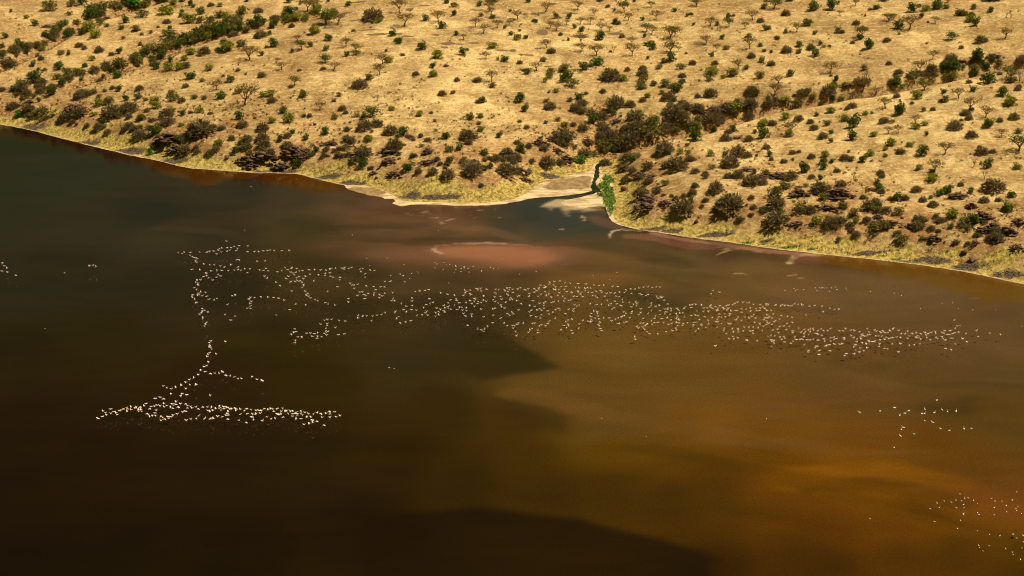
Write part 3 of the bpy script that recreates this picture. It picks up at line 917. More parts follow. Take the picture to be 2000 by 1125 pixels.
# ------------------------------------------------------------------ plants on the land
PLANTS = """@0,0
o 385 105 170;g 88 100 40;o 540 125 70;y 205 150 55;g 275 210 70;g 45 305 65;o 560 60 110;g 640 50 100;o 720 110 150;g 690 160 120;o 800 90 140;g 760 140 100;v 1040 75 150;o 900 80 120;g 980 40 100;o 1150 40 100;o 1230 20 80;g 1290 25 80;y 1355 45 80;g 1420 20 60;g 1490 50 60;o 1510 65 60;o 1110 150 130;y 1300 130 160;g 1420 100 40;g 1415 140 50;g 1565 120 80;y 1720 60 70;b 1650 55 60;g 1900 70 40;g 1930 20 60
g 980 190 85;o 835 215 60;g 950 235 60;o 1070 255 110;b 1235 220 30;b 1305 190 70;g 1325 230 50;v 500 205 80;o 440 270 130;g 350 300 70;o 420 330 110;b 545 275 90;y 690 265 150;y 745 310 120;g 640 280 80;o 600 200 80;o 140 335 60;b 110 415 110;b 200 400 100;g 210 425 50;b 290 380 90;o 350 365 90;y 325 405 70;g 280 385 50;g 20 380 60;b 20 430 70;b 75 530 120;g 260 525 60;o 290 450 60;b 320 475 60;g 300 555 40;b 350 555 40;o 20 500 50
b 620 375 70;b 660 390 50;b 775 415 80;g 930 425 75;b 870 440 50;o 480 435 80;g 535 435 50;y 715 480 75;o 965 310 50;g 1095 360 45;o 1110 280 50;o 1180 265 50;o 1130 440 160;o 1250 430 140;y 1180 400 120;g 1250 470 90;o 1320 400 150;g 1390 380 120;o 1470 350 150;g 1550 330 140;y 1620 320 120;g 1700 300 140;o 1660 250 150;b 1600 260 110;o 1800 260 150;g 1740 250 120;o 1850 200 150;y 1780 180 130;o 1880 130 140;y 1480 200 150;o 1560 195 110;o 1640 190 120;o 1720 150 120;o 1330 320 150;y 1300 290 100;g 1430 320 90
o 1050 480 120;v 1060 470 90;o 940 545 160;g 870 565 70;b 830 540 90;b 740 570 90;g 920 620 110;b 1200 520 70;b 1190 490 60;g 1330 490 65;o 1280 450 70;y 1440 480 80;y 1330 565 120;y 1400 560 110;b 1450 540 90;y 1490 440 120;b 1595 435 110;g 1220 550 80;g 1970 215 100;g 1995 300 40;b 1825 295 90;g 1750 350 70;o 1885 375 110;y 1780 415 150;g 1720 410 60;b 1700 400 50;a 1950 470 120;g 1490 630 100;y 1580 645 60;y 1625 560 90;g 1805 650 85;a 1690 700 85;b 1745 600 30;b 1860 560 40;g 1920 590 30
b 1450 690 60;g 1725 785 95;o 1855 740 75;a 1920 820 160;o 1520 780 80;o 1595 785 70;o 1330 770 110;o 1360 800 120;b 1420 805 70;b 1090 710 70;g 460 550 95;g 665 530 60;y 440 530 60;o 535 610 130;o 600 600 110;o 650 590 90;b 780 645 60;g 805 615 50;o 450 630 100;g 275 660 130;o 240 620 90;o 180 700 150;o 110 720 90;g 490 670 80;g 400 755 110;b 410 700 80;b 20 715 60;g 305 800 45;b 620 780 110;b 730 740 70;o 645 745 90;b 680 760 80;g 930 720 75;b 880 700 50;g 985 795 70;b 820 720 40;g 1075 780 70;o 1135 795 60
y 765 840 110;b 850 820 90;o 770 770 60;y 740 910 70;y 1220 860 110;y 1210 820 100;b 1145 880 50;v 145 915 85;b 110 860 100;b 220 880 110;o 340 910 130;b 260 925 90;b 620 920 140;b 510 940 120;b 870 930 180;b 1010 890 150;o 930 930 90;o 820 960 90;b 1010 930 60;g 1100 950 95;b 1310 985 120;b 1300 930 120;y 1350 880 70;g 1420 910 70;y 1550 890 100;b 1490 890 40;b 1645 900 50;g 1875 940 90;b 1990 930 30;b 1895 1005 100;b 1730 1020 70;y 1420 990 60;g 1210 1060 130;b 1090 1090 130;b 1570 1080 250;g 1520 1060 120;y 1710 1144 100;b 1930 1110 100;b 1810 1100 60;b 680 1000 60;b 770 1020 90;b 840 1055 70
@0,200
v 1175 415 65;b 1440 415 130;b 1210 360 80;g 1875 335 50;g 1935 340 60;g 1840 400 80;b 1640 420 80;b 1540 400 60
@500,0
g 265 30 80;y 350 40 50;a 405 90 120;a 455 80 90;g 565 20 40;g 715 55 65;a 1115 95 100;o 605 95 55;g 860 105 40;y 240 180 110;y 310 170 120;y 385 165 100;b 150 165 90;g 30 205 110;b 20 110 90;G 555 190 130;a 640 195 100;y 540 215 25;b 915 170 170;g 905 190 35;y 960 180 80;g 895 220 20;a 1165 205 125;g 1325 170 70;a 1420 170 90;g 1455 230 85;g 1570 280 50;a 1625 310 60;g 1550 125 65;o 1550 65 80;g 1490 30 60;g 1745 55 55;a 1830 90 90;a 1840 110 60;g 1850 150 55;a 1885 220 80;a 1975 195 50;g 1945 225 40;o 1755 135 60;a 1715 210 80;a 1780 260 80;g 1985 95 35;g 1990 280 50;y 1860 25 130
b 280 220 55;y 455 280 145;g 105 275 50;b 40 300 100;a 325 325 65;g 570 325 75;g 145 375 90;g 80 380 35;g 425 370 55;A 355 390 85;g 285 415 40;g 548 400 60;a 705 365 80;G 545 490 80;g 710 445 60;o 785 440 75;A 780 400 70;g 1015 410 30;b 1147 440 40;g 1070 290 80;b 760 250 35;g 1120 345 65;b 1105 330 60;g 1300 395 95;y 1415 470 130;g 1380 540 70;b 1485 525 40;y 1385 610 105;g 1625 435 80;y 1840 390 110;a 1800 460 75;g 1945 485 80;o 1890 475 40;g 40 440 50;d 100 480 35;a 160 495 60;a 200 545 75;a 610 550 90;b 525 550 50;d 280 550 30;b 340 560 40;y 1040 500 95;a 970 585 85;a 990 500 100;g 880 630 75;b 810 700 130;b 45 610 70;A 300 665 80;b 275 690 45
y 120 760 90;y 60 765 90;g 370 770 80;b 125 810 85;a 600 740 25;o 650 760 65;o 610 800 60;a 500 860 85;d 950 790 35;y 1060 870 80;b 1455 755 75;o 1540 740 60;a 1840 640 90;b 1730 650 80;d 1780 680 30;o 1845 695 85;g 1765 810 80;b 1740 810 60;d 1975 880 30;b 1250 595 60;b 1570 640 50;g 215 890 85;b 675 870 70;o 620 940 85;b 700 895 50;o 790 920 60;G 910 910 100;o 735 965 35;y 1280 915 85;d 1200 925 40;b 1370 890 35;o 1395 955 45;g 1670 945 75;y 1755 930 80;o 1740 980 60;b 420 920 50;g 375 920 45;g 460 985 30;y 240 970 130;y 125 970 90;b 50 1030 110
b 850 1025 130;g 840 940 75;b 945 1000 110;o 905 1040 40;b 1050 1060 120;g 1145 1070 110;g 1105 1085 50;y 880 1115 100;b 710 1110 90;g 545 1060 85;b 710 1030 60;g 285 1050 60;b 245 1080 70;g 390 1100 60;g 1285 1080 55;b 1340 1110 60;g 1480 1095 85;b 1660 1110 150;y 1755 1035 90;o 1640 1080 120;g 1900 1080 70;o 1405 1030 40;g 190 1110 70;b 50 1110 110
@500,200
b 830 440 170;g 840 505 100;b 780 470 90;b 1080 380 140;g 1220 440 60;g 1190 540 110;g 1590 380 75;b 1660 340 80;g 1510 485 75;b 1500 600 130;b 1380 570 90;b 1690 575 170;g 1780 420 75;g 1830 520 70;g 1780 540 60;b 1870 470 90;b 1960 590 190;b 1960 430 120;b 550 385 65;g 470 390 70;b 340 460 110;g 320 510 90;b 60 360 110;b 90 440 120;b 640 430 60;b 530 430 60;b 1760 660 50;b 1270 560 70
@1000,0
g 125 25 50;g 700 20 80;g 955 20 35;A 1085 55 55;A 1445 50 80;g 1275 95 55;a 265 95 95;a 515 75 85;a 645 120 60;g 795 90 35;A 875 95 90;a 905 160 70;g 1015 165 45;a 1125 150 95;b 750 60 40;a 45 150 90;a 100 135 40;g 345 150 65;g 445 150 60;a 360 170 50;a 425 195 60;a 535 190 60;a 610 185 70;g 490 225 45;g 190 180 35;b 175 175 50;a 300 220 60;a 345 240 75;g 540 255 60;g 600 235 18;g 805 190 60;b 830 195 50;a 760 245 50;g 680 320 95;g 705 290 60;a 700 240 70;b 380 280 40;o 45 320 90;g 110 305 50;o 60 250 40;a 270 375 75;a 545 400 70;a 545 345 90;a 660 435 110;d 795 410 50;b 770 410 30;a 935 345 65;a 935 435 90;g 440 320 35;b 305 425 80;b 860 300 50
A 1055 250 80;g 1035 295 45;a 1090 270 90;g 1080 370 75;g 1105 395 80;g 1045 360 40;A 1240 410 110;A 1240 300 110;a 1270 280 80;a 1300 400 50;a 1545 205 90;g 1600 205 50;a 1625 235 40;A 1695 210 75;g 1690 145 55;b 1730 130 35;g 1420 200 35;g 1370 130 40;b 1400 120 40;a 1875 155 85;a 1820 225 60;g 1980 245 60;g 1640 310 55;a 1520 350 80;a 1600 400 60;o 1680 395 75;g 1825 300 30;o 1855 300 70;a 1855 380 100;g 1940 370 50;b 1940 180 60;o 1965 75 80;A 1985 40 50;g 1555 450 55;b 1585 510 60;b 1870 460 80;g 1950 495 65;g 1970 410 45;b 1360 425 30;g 1060 465 35;b 1410 510 60;g 1250 490 100;o 1150 545 70;o 1190 500 80;o 1320 550 95
a 190 555 90;o 250 490 80;b 60 505 50;g 120 585 75;b 90 560 40;o 400 570 140;o 300 590 100;y 260 650 60;o 290 620 80;g 560 555 100;v 665 520 110;o 610 530 80;g 430 640 120;o 470 690 130;g 400 650 80;b 770 640 160;y 870 640 90;b 900 560 55;b 1020 600 90;b 1020 550 70;o 1020 710 120;o 1030 650 110;o 1010 680 100;y 1060 770 80;b 1330 610 70;b 1330 650 60;o 1190 690 130;g 1110 675 60;o 1170 740 70;g 1290 730 120;o 1240 700 80;y 1560 600 150;o 1540 640 80;a 1770 540 90;o 1835 550 75;o 1710 610 140;y 1650 620 60;o 1930 625 115;b 1550 770 120;b 1875 745 120;g 1900 745 60;d 830 700 30;b 710 730 60;g 60 800 105;o 265 805 60;y 290 730 40;y 350 730 70;b 580 740 40;g 520 785 90;o 450 800 70;b 550 830 90;b 300 865 110;g 100 880 80;o 360 955 70;g 265 970 40;b 115 1010 50;b 60 960 40
o 410 1000 90;b 480 990 60;b 555 1030 90;b 500 880 110;o 540 900 120;o 630 930 130;g 635 985 120;b 700 940 110;b 700 1000 80;b 720 1040 110;b 810 860 170;g 795 900 55;g 850 915 30;b 925 840 90;b 1020 800 60;b 1220 790 120;g 1265 800 55;b 1235 835 60;b 1450 770 60;b 1330 830 80;b 1360 870 120;b 1450 880 130;b 1260 920 180;b 1320 960 150;b 960 960 150;y 990 910 90;b 970 1020 110;b 890 1020 80;o 1100 1000 160;y 1110 960 110;o 1080 1100 220;o 1180 1050 90;b 930 1110 150;b 770 1090 120;o 1260 1040 100;o 1400 1010 130;o 1440 1060 160;y 1460 990 80;g 1430 1110 140;g 1580 1040 70;b 1550 980 160;b 1620 960 110;y 1740 890 170;b 1880 850 100;b 1850 930 100;g 1720 1040 90;b 1690 1050 70;b 1670 1110 100;y 1960 1000 120;g 1895 1045 50;g 1960 1090 120;b 1850 1110 80
@1000,200
g 220 305 50;b 400 320 190;b 370 340 100;g 60 390 90;b 40 330 60;b 275 515 140;b 380 490 80;b 40 460 90;v 530 490 120;b 130 560 60;o 700 370 150;b 690 300 110;g 800 400 80;o 640 430 80;b 900 360 140;o 760 380 100;b 1190 415 180;g 1215 410 60;b 890 480 130;g 930 480 90;o 1370 350 60;y 1310 415 90;y 1380 410 60;b 1060 530 100;b 1290 550 180;b 1390 470 90;b 940 560 90;b 890 635 100;b 1075 640 80;y 1195 660 90;y 1140 650 40;b 1010 760 140;b 1130 720 90;b 1330 880 190;g 1390 800 70;b 1590 710 140;b 1430 670 70;b 1410 730 80;b 1700 860 240;b 1510 780 60;b 1780 935 75;b 1870 760 60;b 1970 860 90;y 1550 430 90;o 1565 530 80;g 1665 425 60;b 1760 440 150;b 1840 440 80;b 1700 520 160;b 1690 600 80;b 1870 660 150;b 1960 650 90;b 1430 560 80;g 1890 560 50;b 1990 370 70;g 1910 430 40;b 1870 890 50
@1500,0
A 50 70 110;g 355 95 110;g 510 85 105;y 500 40 70;g 180 20 90;a 680 45 55;g 845 80 70;b 800 85 40;g 915 15 110;g 1140 105 110;y 1225 95 90;g 1320 85 110;y 1395 75 80;A 1405 20 40;g 1605 75 60;g 1735 100 60;g 1780 20 180;g 1495 130 90;b 1530 130 70;y 1580 175 110;b 1590 130 60;g 1620 210 85;d 1860 140 30;d 1895 150 40;g 1200 145 60;a 1310 185 70;b 1250 180 25;A 940 165 80;A 980 150 55;g 1015 235 105;a 1100 230 130;b 690 198 65;g 735 120 15;g 760 130 25;b 140 130 80;g 125 130 40;a 560 120 50;a 225 250 90;g 310 210 85;g 5 240 50;g 140 265 50;g 75 315 50;b 60 300 30;g 365 275 45;g 545 265 70;b 580 265 50;A 735 290 95;g 720 318 75;b 930 330 65;y 1025 275 40;G 1435 310 75;b 1665 345 105;a 1850 300 95;b 1510 385 45;a 1285 460 75;b 1240 345 25
g 790 395 120;g 250 375 75;b 145 420 90;b 335 395 80;g 240 425 60;g 370 450 85;g 410 360 50;o 435 375 45;b 480 365 30;b 660 345 40;b 25 520 75;g 25 420 40;a 490 565 115;o 745 560 90;d 770 650 80;a 735 710 120;b 945 510 55;a 1185 565 95;g 535 635 60;b 490 600 30;g 175 605 75;a 75 655 90;b 1280 550 80;o 1130 640 150;b 1020 590 80;b 1400 530 110;b 1430 490 110;g 1460 540 100;g 1440 570 140;y 1440 640 150;b 1290 610 90;g 1640 490 150;g 1750 490 60;o 1610 560 110;g 1610 605 90;o 1800 515 90;b 1980 500 110;o 1700 530 80;g 1000 685 110;y 1045 695 60;A 1220 705 110;o 1205 640 60;a 840 740 80;a 660 765 60;b 470 750 140;y 490 720 100;b 270 750 100;g 205 755 30;y 345 780 80;a 55 745 95;g 5 780 40
y 130 820 120;o 230 850 120;g 245 830 70;b 60 800 70;g 510 790 60;o 570 800 80;b 415 820 50;y 490 890 100;o 385 910 60;b 620 860 50;b 660 850 80;a 920 845 110;b 1005 770 65;g 1030 800 30;y 1165 785 115;b 1125 815 40;g 1215 875 50;b 1290 870 50;g 1370 735 65;g 1385 805 75;b 1350 800 40;a 1490 770 90;g 1600 720 75;b 1570 655 55;g 1720 665 150;o 1900 660 130;A 1890 620 130;b 1810 590 45;d 1960 640 80;g 1830 755 100;b 1950 715 60;b 1960 690 50;y 1890 835 155;a 1580 860 110;b 1590 865 50;d 1665 800 40;b 1540 910 90;b 1570 945 70;b 1510 950 40;a 1700 920 110;b 1810 960 60;b 1920 940 90;g 1030 910 130;y 760 910 80;y 810 895 45
y 130 945 110;b 240 950 80;b 30 985 80;o 465 990 100;b 360 1020 75;b 330 970 60;y 600 955 100;g 665 1010 150;b 910 970 90;o 970 970 60;a 945 1045 65;a 1020 1040 70;y 1230 990 75;y 1150 1015 100;a 1150 965 80;b 1460 1025 130;y 1460 980 80;g 1715 1010 100;y 1740 985 70;a 1825 1070 75;b 1590 1085 100;a 1385 1205 115;g 1235 1065 45;d 1240 1050 30;y 825 1075 90;g 655 1105 110;b 430 1090 90;g 490 1050 50;g 490 1120 55;a 175 1050 110;y 175 1080 100;o 1960 1050 90;A 1960 1180 150;y 960 1150 130;y 1110 1155 80
@1500,200
b 1035 410 80;y 915 380 55;g 1195 430 120;y 915 430 55;y 445 435 100;b 190 410 60;b 240 400 50;g 435 490 80;g 430 530 70;g 500 480 50;g 740 475 90;y 800 425 90;b 600 460 90;o 650 465 80;g 630 395 35;b 125 480 60;g 190 460 35;b 340 445 70;g 285 560 115;b 180 610 120;g 10 430 70;b 25 460 50;b 540 550 60;g 410 610 60;b 340 600 60;b 570 665 90;b 880 570 70;b 890 595 60;d 670 600 50;g 865 700 90;g 855 650 70;b 885 715 70;b 1160 705 90;y 1180 535 85;a 1295 545 120;g 1285 555 60;y 1275 635 140;g 1010 780 100;b 960 770 60;b 1070 770 70;b 1670 420 110;b 1755 400 60;y 1665 485 40;g 1715 525 100;d 1605 505 60;d 1690 600 60;y 1945 530 100;b 1650 360 40;b 1505 660 60;b 1760 710 190
g 1900 750 90;y 1875 860 140;b 1860 860 90;b 1800 780 60;b 1690 790 90;g 1400 720 100;g 1340 740 80;g 1270 755 40;b 1210 785 70;g 1585 710 60;o 1020 885 120;y 1440 915 150;b 1350 940 80;b 1310 910 60;b 1290 820 90;g 1590 960 120;o 1560 1010 110;b 1510 980 80;o 850 870 110;g 860 840 80;o 770 860 150;o 660 900 130;y 690 950 80;b 770 940 80;o 850 1020 150;b 910 990 110;o 60 760 170;o 130 690 140;b 60 830 150;g 100 855 50;o 250 870 140;b 400 720 150;o 420 770 110;b 330 870 110;y 380 960 110;b 70 970 200;b 480 980 120;b 560 960 120;b 690 1050 80;b 655 1010 60;b 740 760 60;a 530 1000 60;o 550 1090 70;o 1040 1110 140;b 1170 1000 120;b 1790 1090 120;b 1740 1090 100;b 1170 930 80
"""
rows = []
ox = oy = 0
for line in PLANTS.strip().splitlines():
    if line[0] == '@':
        ox, oy = (float(v) for v in line[1:].split(','))
        continue
    for t in line.split(';'):
        k, a, b_, w_ = t.split()
        rows.append((k, ox + float(a) / 4, oy + float(b_) / 4, float(w_) / 4))
# the same bush read twice from neighbouring pictures
keep = []
for r in rows:
    if not any(q[0] == r[0] and abs(q[1] - r[1]) < 6 and abs(q[2] - r[2]) < 5 for q in keep):
        keep.append(r)
rows = keep
XR = random.Random(21)


def line_shrubs(s_, n, spread, kinds, wlo, whi):
    L = pxl(s_)
    for _ in range(n):
        t = XR.uniform(0, len(L) - 1.001)
        k = int(t)
        q = L[k] * (1 - t + k) + L[k + 1] * (t - k)
        x, y, w_ = q[0] + XR.gauss(0, spread * 1.6), q[1] + XR.gauss(0, spread * .55), XR.uniform(wlo, whi)
        if 0 <= x <= 2000 and y > 3 and not any(abs(u[1] - x) < 4 and abs(u[2] - y) < 3 for u in rows):
            rows.append((XR.choice(kinds), x, y, w_))


line_shrubs("640,30 560,42 480,58 420,74 350,96 290,118 230,138", 40, 7, "ooogyb", 14, 30)
line_shrubs("190,150 120,166 50,186 5,202", 16, 8, "oob", 14, 26)
line_shrubs("330,4 260,16 190,36 130,60 80,84 20,112", 30, 8, "ooogb", 14, 30)
line_shrubs("1165,312 1200,290 1250,268 1310,252 1370,236 1430,220 1500,200", 34, 9, "oobb", 16, 32)
line_shrubs("1560,192 1660,172 1760,160 1860,136 1990,114", 16, 6, "oobg", 14, 26)
line_shrubs("1210,318 1300,330 1420,352 1520,352 1620,384 1720,420 1820,440 1900,450", 26, 13, "oobb", 12, 28)
line_shrubs("40,222 130,238 240,252 330,285 430,305", 26, 9, "obbo", 9, 20)
line_shrubs("460,300 560,300 660,300 760,310 860,318 960,318 1040,318", 40, 11, "obbb", 9, 20)
line_shrubs("1230,350 1330,392 1450,410 1560,430 1680,440 1800,458 1920,476", 40, 12, "obbo", 9, 20)
line_shrubs("1100,300 1180,270 1260,250 1340,230", 22, 14, "obbo", 10, 22)
line_shrubs("300,270 420,280 520,300 640,285 760,290 880,300 1000,310 1090,290", 26, 11, "oobb", 12, 26)
KIND = {
    'g': ("dark_green_shrub", "shrub", "dark green shrub", G_M, "dark green shrubs dotted over the dry hillside"),
    'v': ("bright_green_shrub", "shrub", "bright green leafy shrub", V_M, "bright green shrubs"),
    'y': ("yellow_green_shrub", "shrub", "yellow-green shrub", Y_M, "yellow-green shrubs on the dry hillside"),
    'o': ("olive_shrub", "shrub", "dull olive bush", O_M, "dull olive bushes"),
    'b': ("grey_thornbush", "thornbush", "grey-brown thornbush", B_M, "grey-brown thornbushes"),
    'a': ("acacia_tree", "acacia tree", "brown half-bare acacia", A_M, "acacia trees scattered over the hillside"),
    'A': ("green_acacia_tree", "acacia tree", "green flat-topped acacia", AG_M, "green acacia trees"),
    'G': ("broadleaf_tree", "tree", "dense dark green tree", GT_M, "dense green trees"),
    'd': ("dead_tree", "dead tree", "thin bare dry tree", D_M, "bare dry trees"),
}
hp = [(r[1], r[2] - .12 * r[3] if r[0] in 'gvyob' else r[2]) for r in rows]
gp = on_ground([p[0] for p in hp], [p[1] for p in hp], HH)
dist = to_px(gp)[2]
items = []
for i, (k, px, py, w_) in enumerate(rows):
    nm, cat, text, protos, grp = KIND[k]
    wm = w_ / 1000 * TANH * dist[i]
    rz = random.uniform(0, 6.283)
    s = wm * (1.15 if k in 'aAGd' else 1)
    if nm == "grey_thornbush" and w_ < 15:
        nm, text, grp, cat = "dry_bush", "low dry brown bush", "low dry brown bushes", "dry bush"
    pm = random.choice(protos)
    loc = (gp[i][0], gp[i][1], gp[i][2])
    if k in 'aAGd':
        o = bpy.data.objects.new(nm, None)
        o.empty_display_size = .5
        ht = (random.uniform(.72, .95) if k in 'aA' else .9 if k == 'G' else random.uniform(1.2, 1.5)) / pm[2]
        if k == 'd':
            s = max(wm, 2.0)
        COL.objects.link(o)
        for me_, pn in ((pm[0], "trunk"), (pm[1], "crown")):
            ch = bpy.data.objects.new(pn, me_)
            ch.parent = o
            COL.objects.link(ch)
        o.scale = (s, s, s * ht)
    else:
        o = bpy.data.objects.new(nm, pm)
        COL.objects.link(o)
        asp = {'g': .92, 'v': .9, 'y': .84, 'o': .82, 'b': .86}[k] * random.uniform(.88, 1.12)
        s *= 1.17
        o.scale = (s, s * random.uniform(.85, 1.0), s * asp)
    o.location = loc
    o.rotation_euler = (0, 0, rz)
    o["category"], o["group"] = cat, grp
    if k in 'aAGd':
        lab = size_word(w_, 16, 24) + " " + text
    elif nm == "dry_bush":
        lab = text
    else:
        lab = size_word(w_, 14, 26) + " " + text
    items.append((o, lab + " " + place_name(px, py), px, py))
finish_labels(items)

# ------------------------------------------------------------------ rock
rk = NB("dark_basalt", .85, .2)
gi = rk.n("ShaderNodeNewGeometry")
oi = rk.n("ShaderNodeObjectInfo")
rc = rk.mix(gi.outputs['Random Per Island'], lin(44, 33, 26), lin(126, 94, 72))
rc = rk.mix(rk.math('MULTIPLY', oi.outputs['Random'], .35), rc, lin(122, 82, 60))
rc = rk.mix(rk.ss(rk.noise(1.7, 4, .7, rk.pos()), .52, .7), rc, lin(30, 24, 24))
rk.link(rc, rk.b.inputs['Base Color'])
rk.bump(rk.noise(3.0, 4, .7, rk.pos()), .6, .3)
M_ROCK = rk.m


def hull(n, sx, sy, sz):
    bm = bmesh.new()
    for p in rand_dirs(n):
        bm.verts.new((p[0] * sx * RNG.uniform(.8, 1), p[1] * sy * RNG.uniform(.8, 1), p[2] * sz * RNG.uniform(.8, 1)))
    bmesh.ops.convex_hull(bm, input=bm.verts[:])
    bmesh.ops.delete(bm, geom=[v for v in bm.verts if not v.link_faces], context='VERTS')
    bmesh.ops.triangulate(bm, faces=bm.faces[:])
    bm.verts.index_update()
    co = np.array([v.co[:] for v in bm.verts])
    f = np.array([[v.index for v in q.verts] for q in bm.faces])
    bm.free()
    return co, f


def outcrop(nblocks):
    """unit-wide heap of angular slabs"""
    parts = []
    for k in range(nblocks):
        x = RNG.normal() * .2
        y = RNG.normal() * .17
        z = .34 * math.exp(-(x * x + y * y) * 7) * RNG.uniform(.15, 1) - .03
        sz = RNG.uniform(.03, .115)
        co, f = hull(12, sz * RNG.uniform(1, 1.9), sz * RNG.uniform(.8, 1.3), sz * RNG.uniform(.5, 1.0))
        a = RNG.uniform(-.5, .5)
        t = RNG.uniform(-.35, .35)
        R = np.array([[math.cos(a), -math.sin(a), 0], [math.sin(a), math.cos(a), 0], [0, 0, 1]]) @ np.array([[math.cos(t), 0, math.sin(t)], [0, 1, 0], [-math.sin(t), 0, math.cos(t)]])
        parts.append((co @ R.T + [x, y, z], f))
    co, f, _ = join(parts)
    return add_mesh("rock_outcrop", co, f, [M_ROCK]).data


R_M = [outcrop(n) for n in (52, 60, 68, 76, 84, 60)]
BO_M = []
for _ in range(4):
    co, f = hull(22, .5, .42, .42)
    BO_M.append(add_mesh("boulder", co, f, [M_ROCK]).data)
rg_ = on_ground([r[0] for r in ROCKS], [r[1] - .22 * r[3] for r in ROCKS], HH)
rf = to_px(rg_)[2]
items = []
for i, (x, y, w_, h_) in enumerate(ROCKS):
    o = bpy.data.objects.new("rock_outcrop", R_M[i % len(R_M)])
    s = w_ / 1000 * TANH * rf[i] * 1.12
    o.scale = (s, s * random.uniform(.7, .95), min(1.0, 1.45 * h_ / w_) * s * .95)
    o.location = rg_[i]
    o.rotation_euler = (0, 0, random.uniform(-.5, .5) + (math.pi if random.random() < .5 else 0))
    o["category"], o["group"] = "rock outcrop", "dark basalt outcrops"
    COL.objects.link(o)
    items.append((o, ("wide " if w_ > 42 else "narrow " if w_ < 27 else "mid-sized ") + "dark rock outcrop " + place_name(x, y - h_ / 2), x, y))
finish_labels(items)
bg_ = on_ground([r[0] for r in BOULDERS], [r[1] - 1 for r in BOULDERS], HH)
bf = to_px(bg_)[2]
items = []
for i, (x, y, w_, h_) in enumerate(BOULDERS):
    o = bpy.data.objects.new("boulder", BO_M[i % 4])
    s = w_ / 1000 * TANH * bf[i]
    o.scale = (s, s * .9, s * 1.05 * h_ / w_ * 1.25)
    o.location = bg_[i] + np.array([0, 0, s * .22 * h_ / w_])
    o.rotation_euler = (0, 0, random.uniform(-.6, .6))
    o["category"], o["group"] = "boulder", "single boulders on the bank"
    COL.objects.link(o)
    items.append((o, ("big rounded black boulder " if w_ > 15 else "small dark boulder ") + place_name(x, y), x, y))
finish_labels(items)


# ------------------------------------------------------------------ uncountable cover
def scatter(name, protos, pos, size, rot, mats, zs=None, smooth=False):
    """many copies of tiny meshes merged in one object"""
    C, F, o = [], [], 0
    which = RNG.integers(0, len(protos), len(pos))
    zs = np.ones(len(pos)) if zs is None else zs
    for k, (pc, pf) in enumerate(protos):
        sel = np.where(which == k)[0]
        if not len(sel):
            continue
        ca, sa_ = np.cos(rot[sel])[:, None], np.sin(rot[sel])[:, None]
        x = (pc[None, :, 0] * ca - pc[None, :, 1] * sa_) * size[sel][:, None] + pos[sel, 0:1]
        y = (pc[None, :, 0] * sa_ + pc[None, :, 1] * ca) * size[sel][:, None] + pos[sel, 1:2]
        z = pc[None, :, 2] * (size[sel] * zs[sel])[:, None] + pos[sel, 2:3]
        C.append(np.stack([x, y, z], -1).reshape(-1, 3))
        F.append((pf[None] + (np.arange(len(sel)) * len(pc))[:, None, None] + o).reshape(-1, 3))
        o += len(sel) * len(pc)
    ob = add_mesh(name, np.vstack(C), np.vstack(F), mats, smooth)
    ob["kind"] = "stuff"
    COL.objects.link(ob)
    return ob


def tuft(blades, lean):
    co, f = [], []
    for b in range(blades):
        an = RNG.uniform(0, 6.283)
        d = np.array([math.cos(an), math.sin(an), 0])
        s = np.array([-d[1], d[0], 0])
        base = d * RNG.uniform(0, .14)
        h = RNG.uniform(.6, 1.0)
        wv = RNG.uniform(.06, .12)
        co += [base - s * wv + [0, 0, -.1], base + s * wv + [0, 0, -.1], base + d * lean * RNG.uniform(.4, 1) + [0, 0, h]]
        f.append([3 * b, 3 * b + 1, 3 * b + 2])
    return np.array(co), np.array(f)


def land_points(n, box=(-335, 335, 690, 1340)):
    x = RNG.uniform(box[0], box[1], n)
    y = RNG.uniform(box[2], box[3], n)
    d2, d1 = sample(D2, x, y), sample(D1, x, y)
    px, py, f = to_px(np.stack([x, y, sample(HH, x, y)], -1))
    ok = (d2 > 3.2) & (px > -120) & (px < 2120) & (py > -60)
    return x[ok], y[ok], d2[ok], d1[ok]


def grass_mat(name, a, b, cc, d):
    m = NB(name, .9, .1)
    gi = m.n("ShaderNodeNewGeometry")
    c = m.mix(gi.outputs['Random Per Island'], lin(*a), lin(*b))
    c2 = m.mix(gi.outputs['Random Per Island'], lin(*cc), lin(*d))
    c = m.mix(m.ss(m.noise(.06, 4, .6, m.pos()), .4, .6), c, c2)
    m.link(c, m.b.inputs['Base Color'])
    tr = m.n("ShaderNodeBsdfTranslucent")
    m.link(c, tr.inputs[0])
    mx = m.n("ShaderNodeMixShader")
    mx.inputs[0].default_value = .3
    m.link(m.b.outputs[0], mx.inputs[1])
    m.link(tr.outputs[0], mx.inputs[2])
    m.link(mx.outputs[0], m.out.inputs[0])
    return m.m


TUFTS = [tuft(8, .4) for _ in range(5)]
x, y, d2, d1 = land_points(150000)
cl_ = fbm(x / 5.5, y / 8, 131, 3) + .5 * fbm(x / 30, y / 30, 141, 3)
ok = (cl_ > RNG.uniform(-.3, .5, len(x))) & (sample(STONYM, x, y) < .4) & (sample(GREEN, x, y) < .5) & (sample(ROCKY, x, y) < .7) & (d2 > 7)
x, y = x[ok], y[ok]
p = np.stack([x, y, sample(HH, x, y)], -1)
scatter("dry_grass", TUFTS, p, RNG.uniform(.28, .62, len(p)), RNG.uniform(0, 6.28, len(p)), [grass_mat("straw", (138, 100, 52), (210, 168, 98), (122, 88, 46), (190, 146, 84))])
x, y, d2, d1 = land_points(260000)
gm = sample(GREEN, x, y) + .4 * fbm(x / 6, y / 6, 151, 3) + .42 * (d2 < 14) * (fbm(x / 20, y / 20, 241, 3) > -.12)
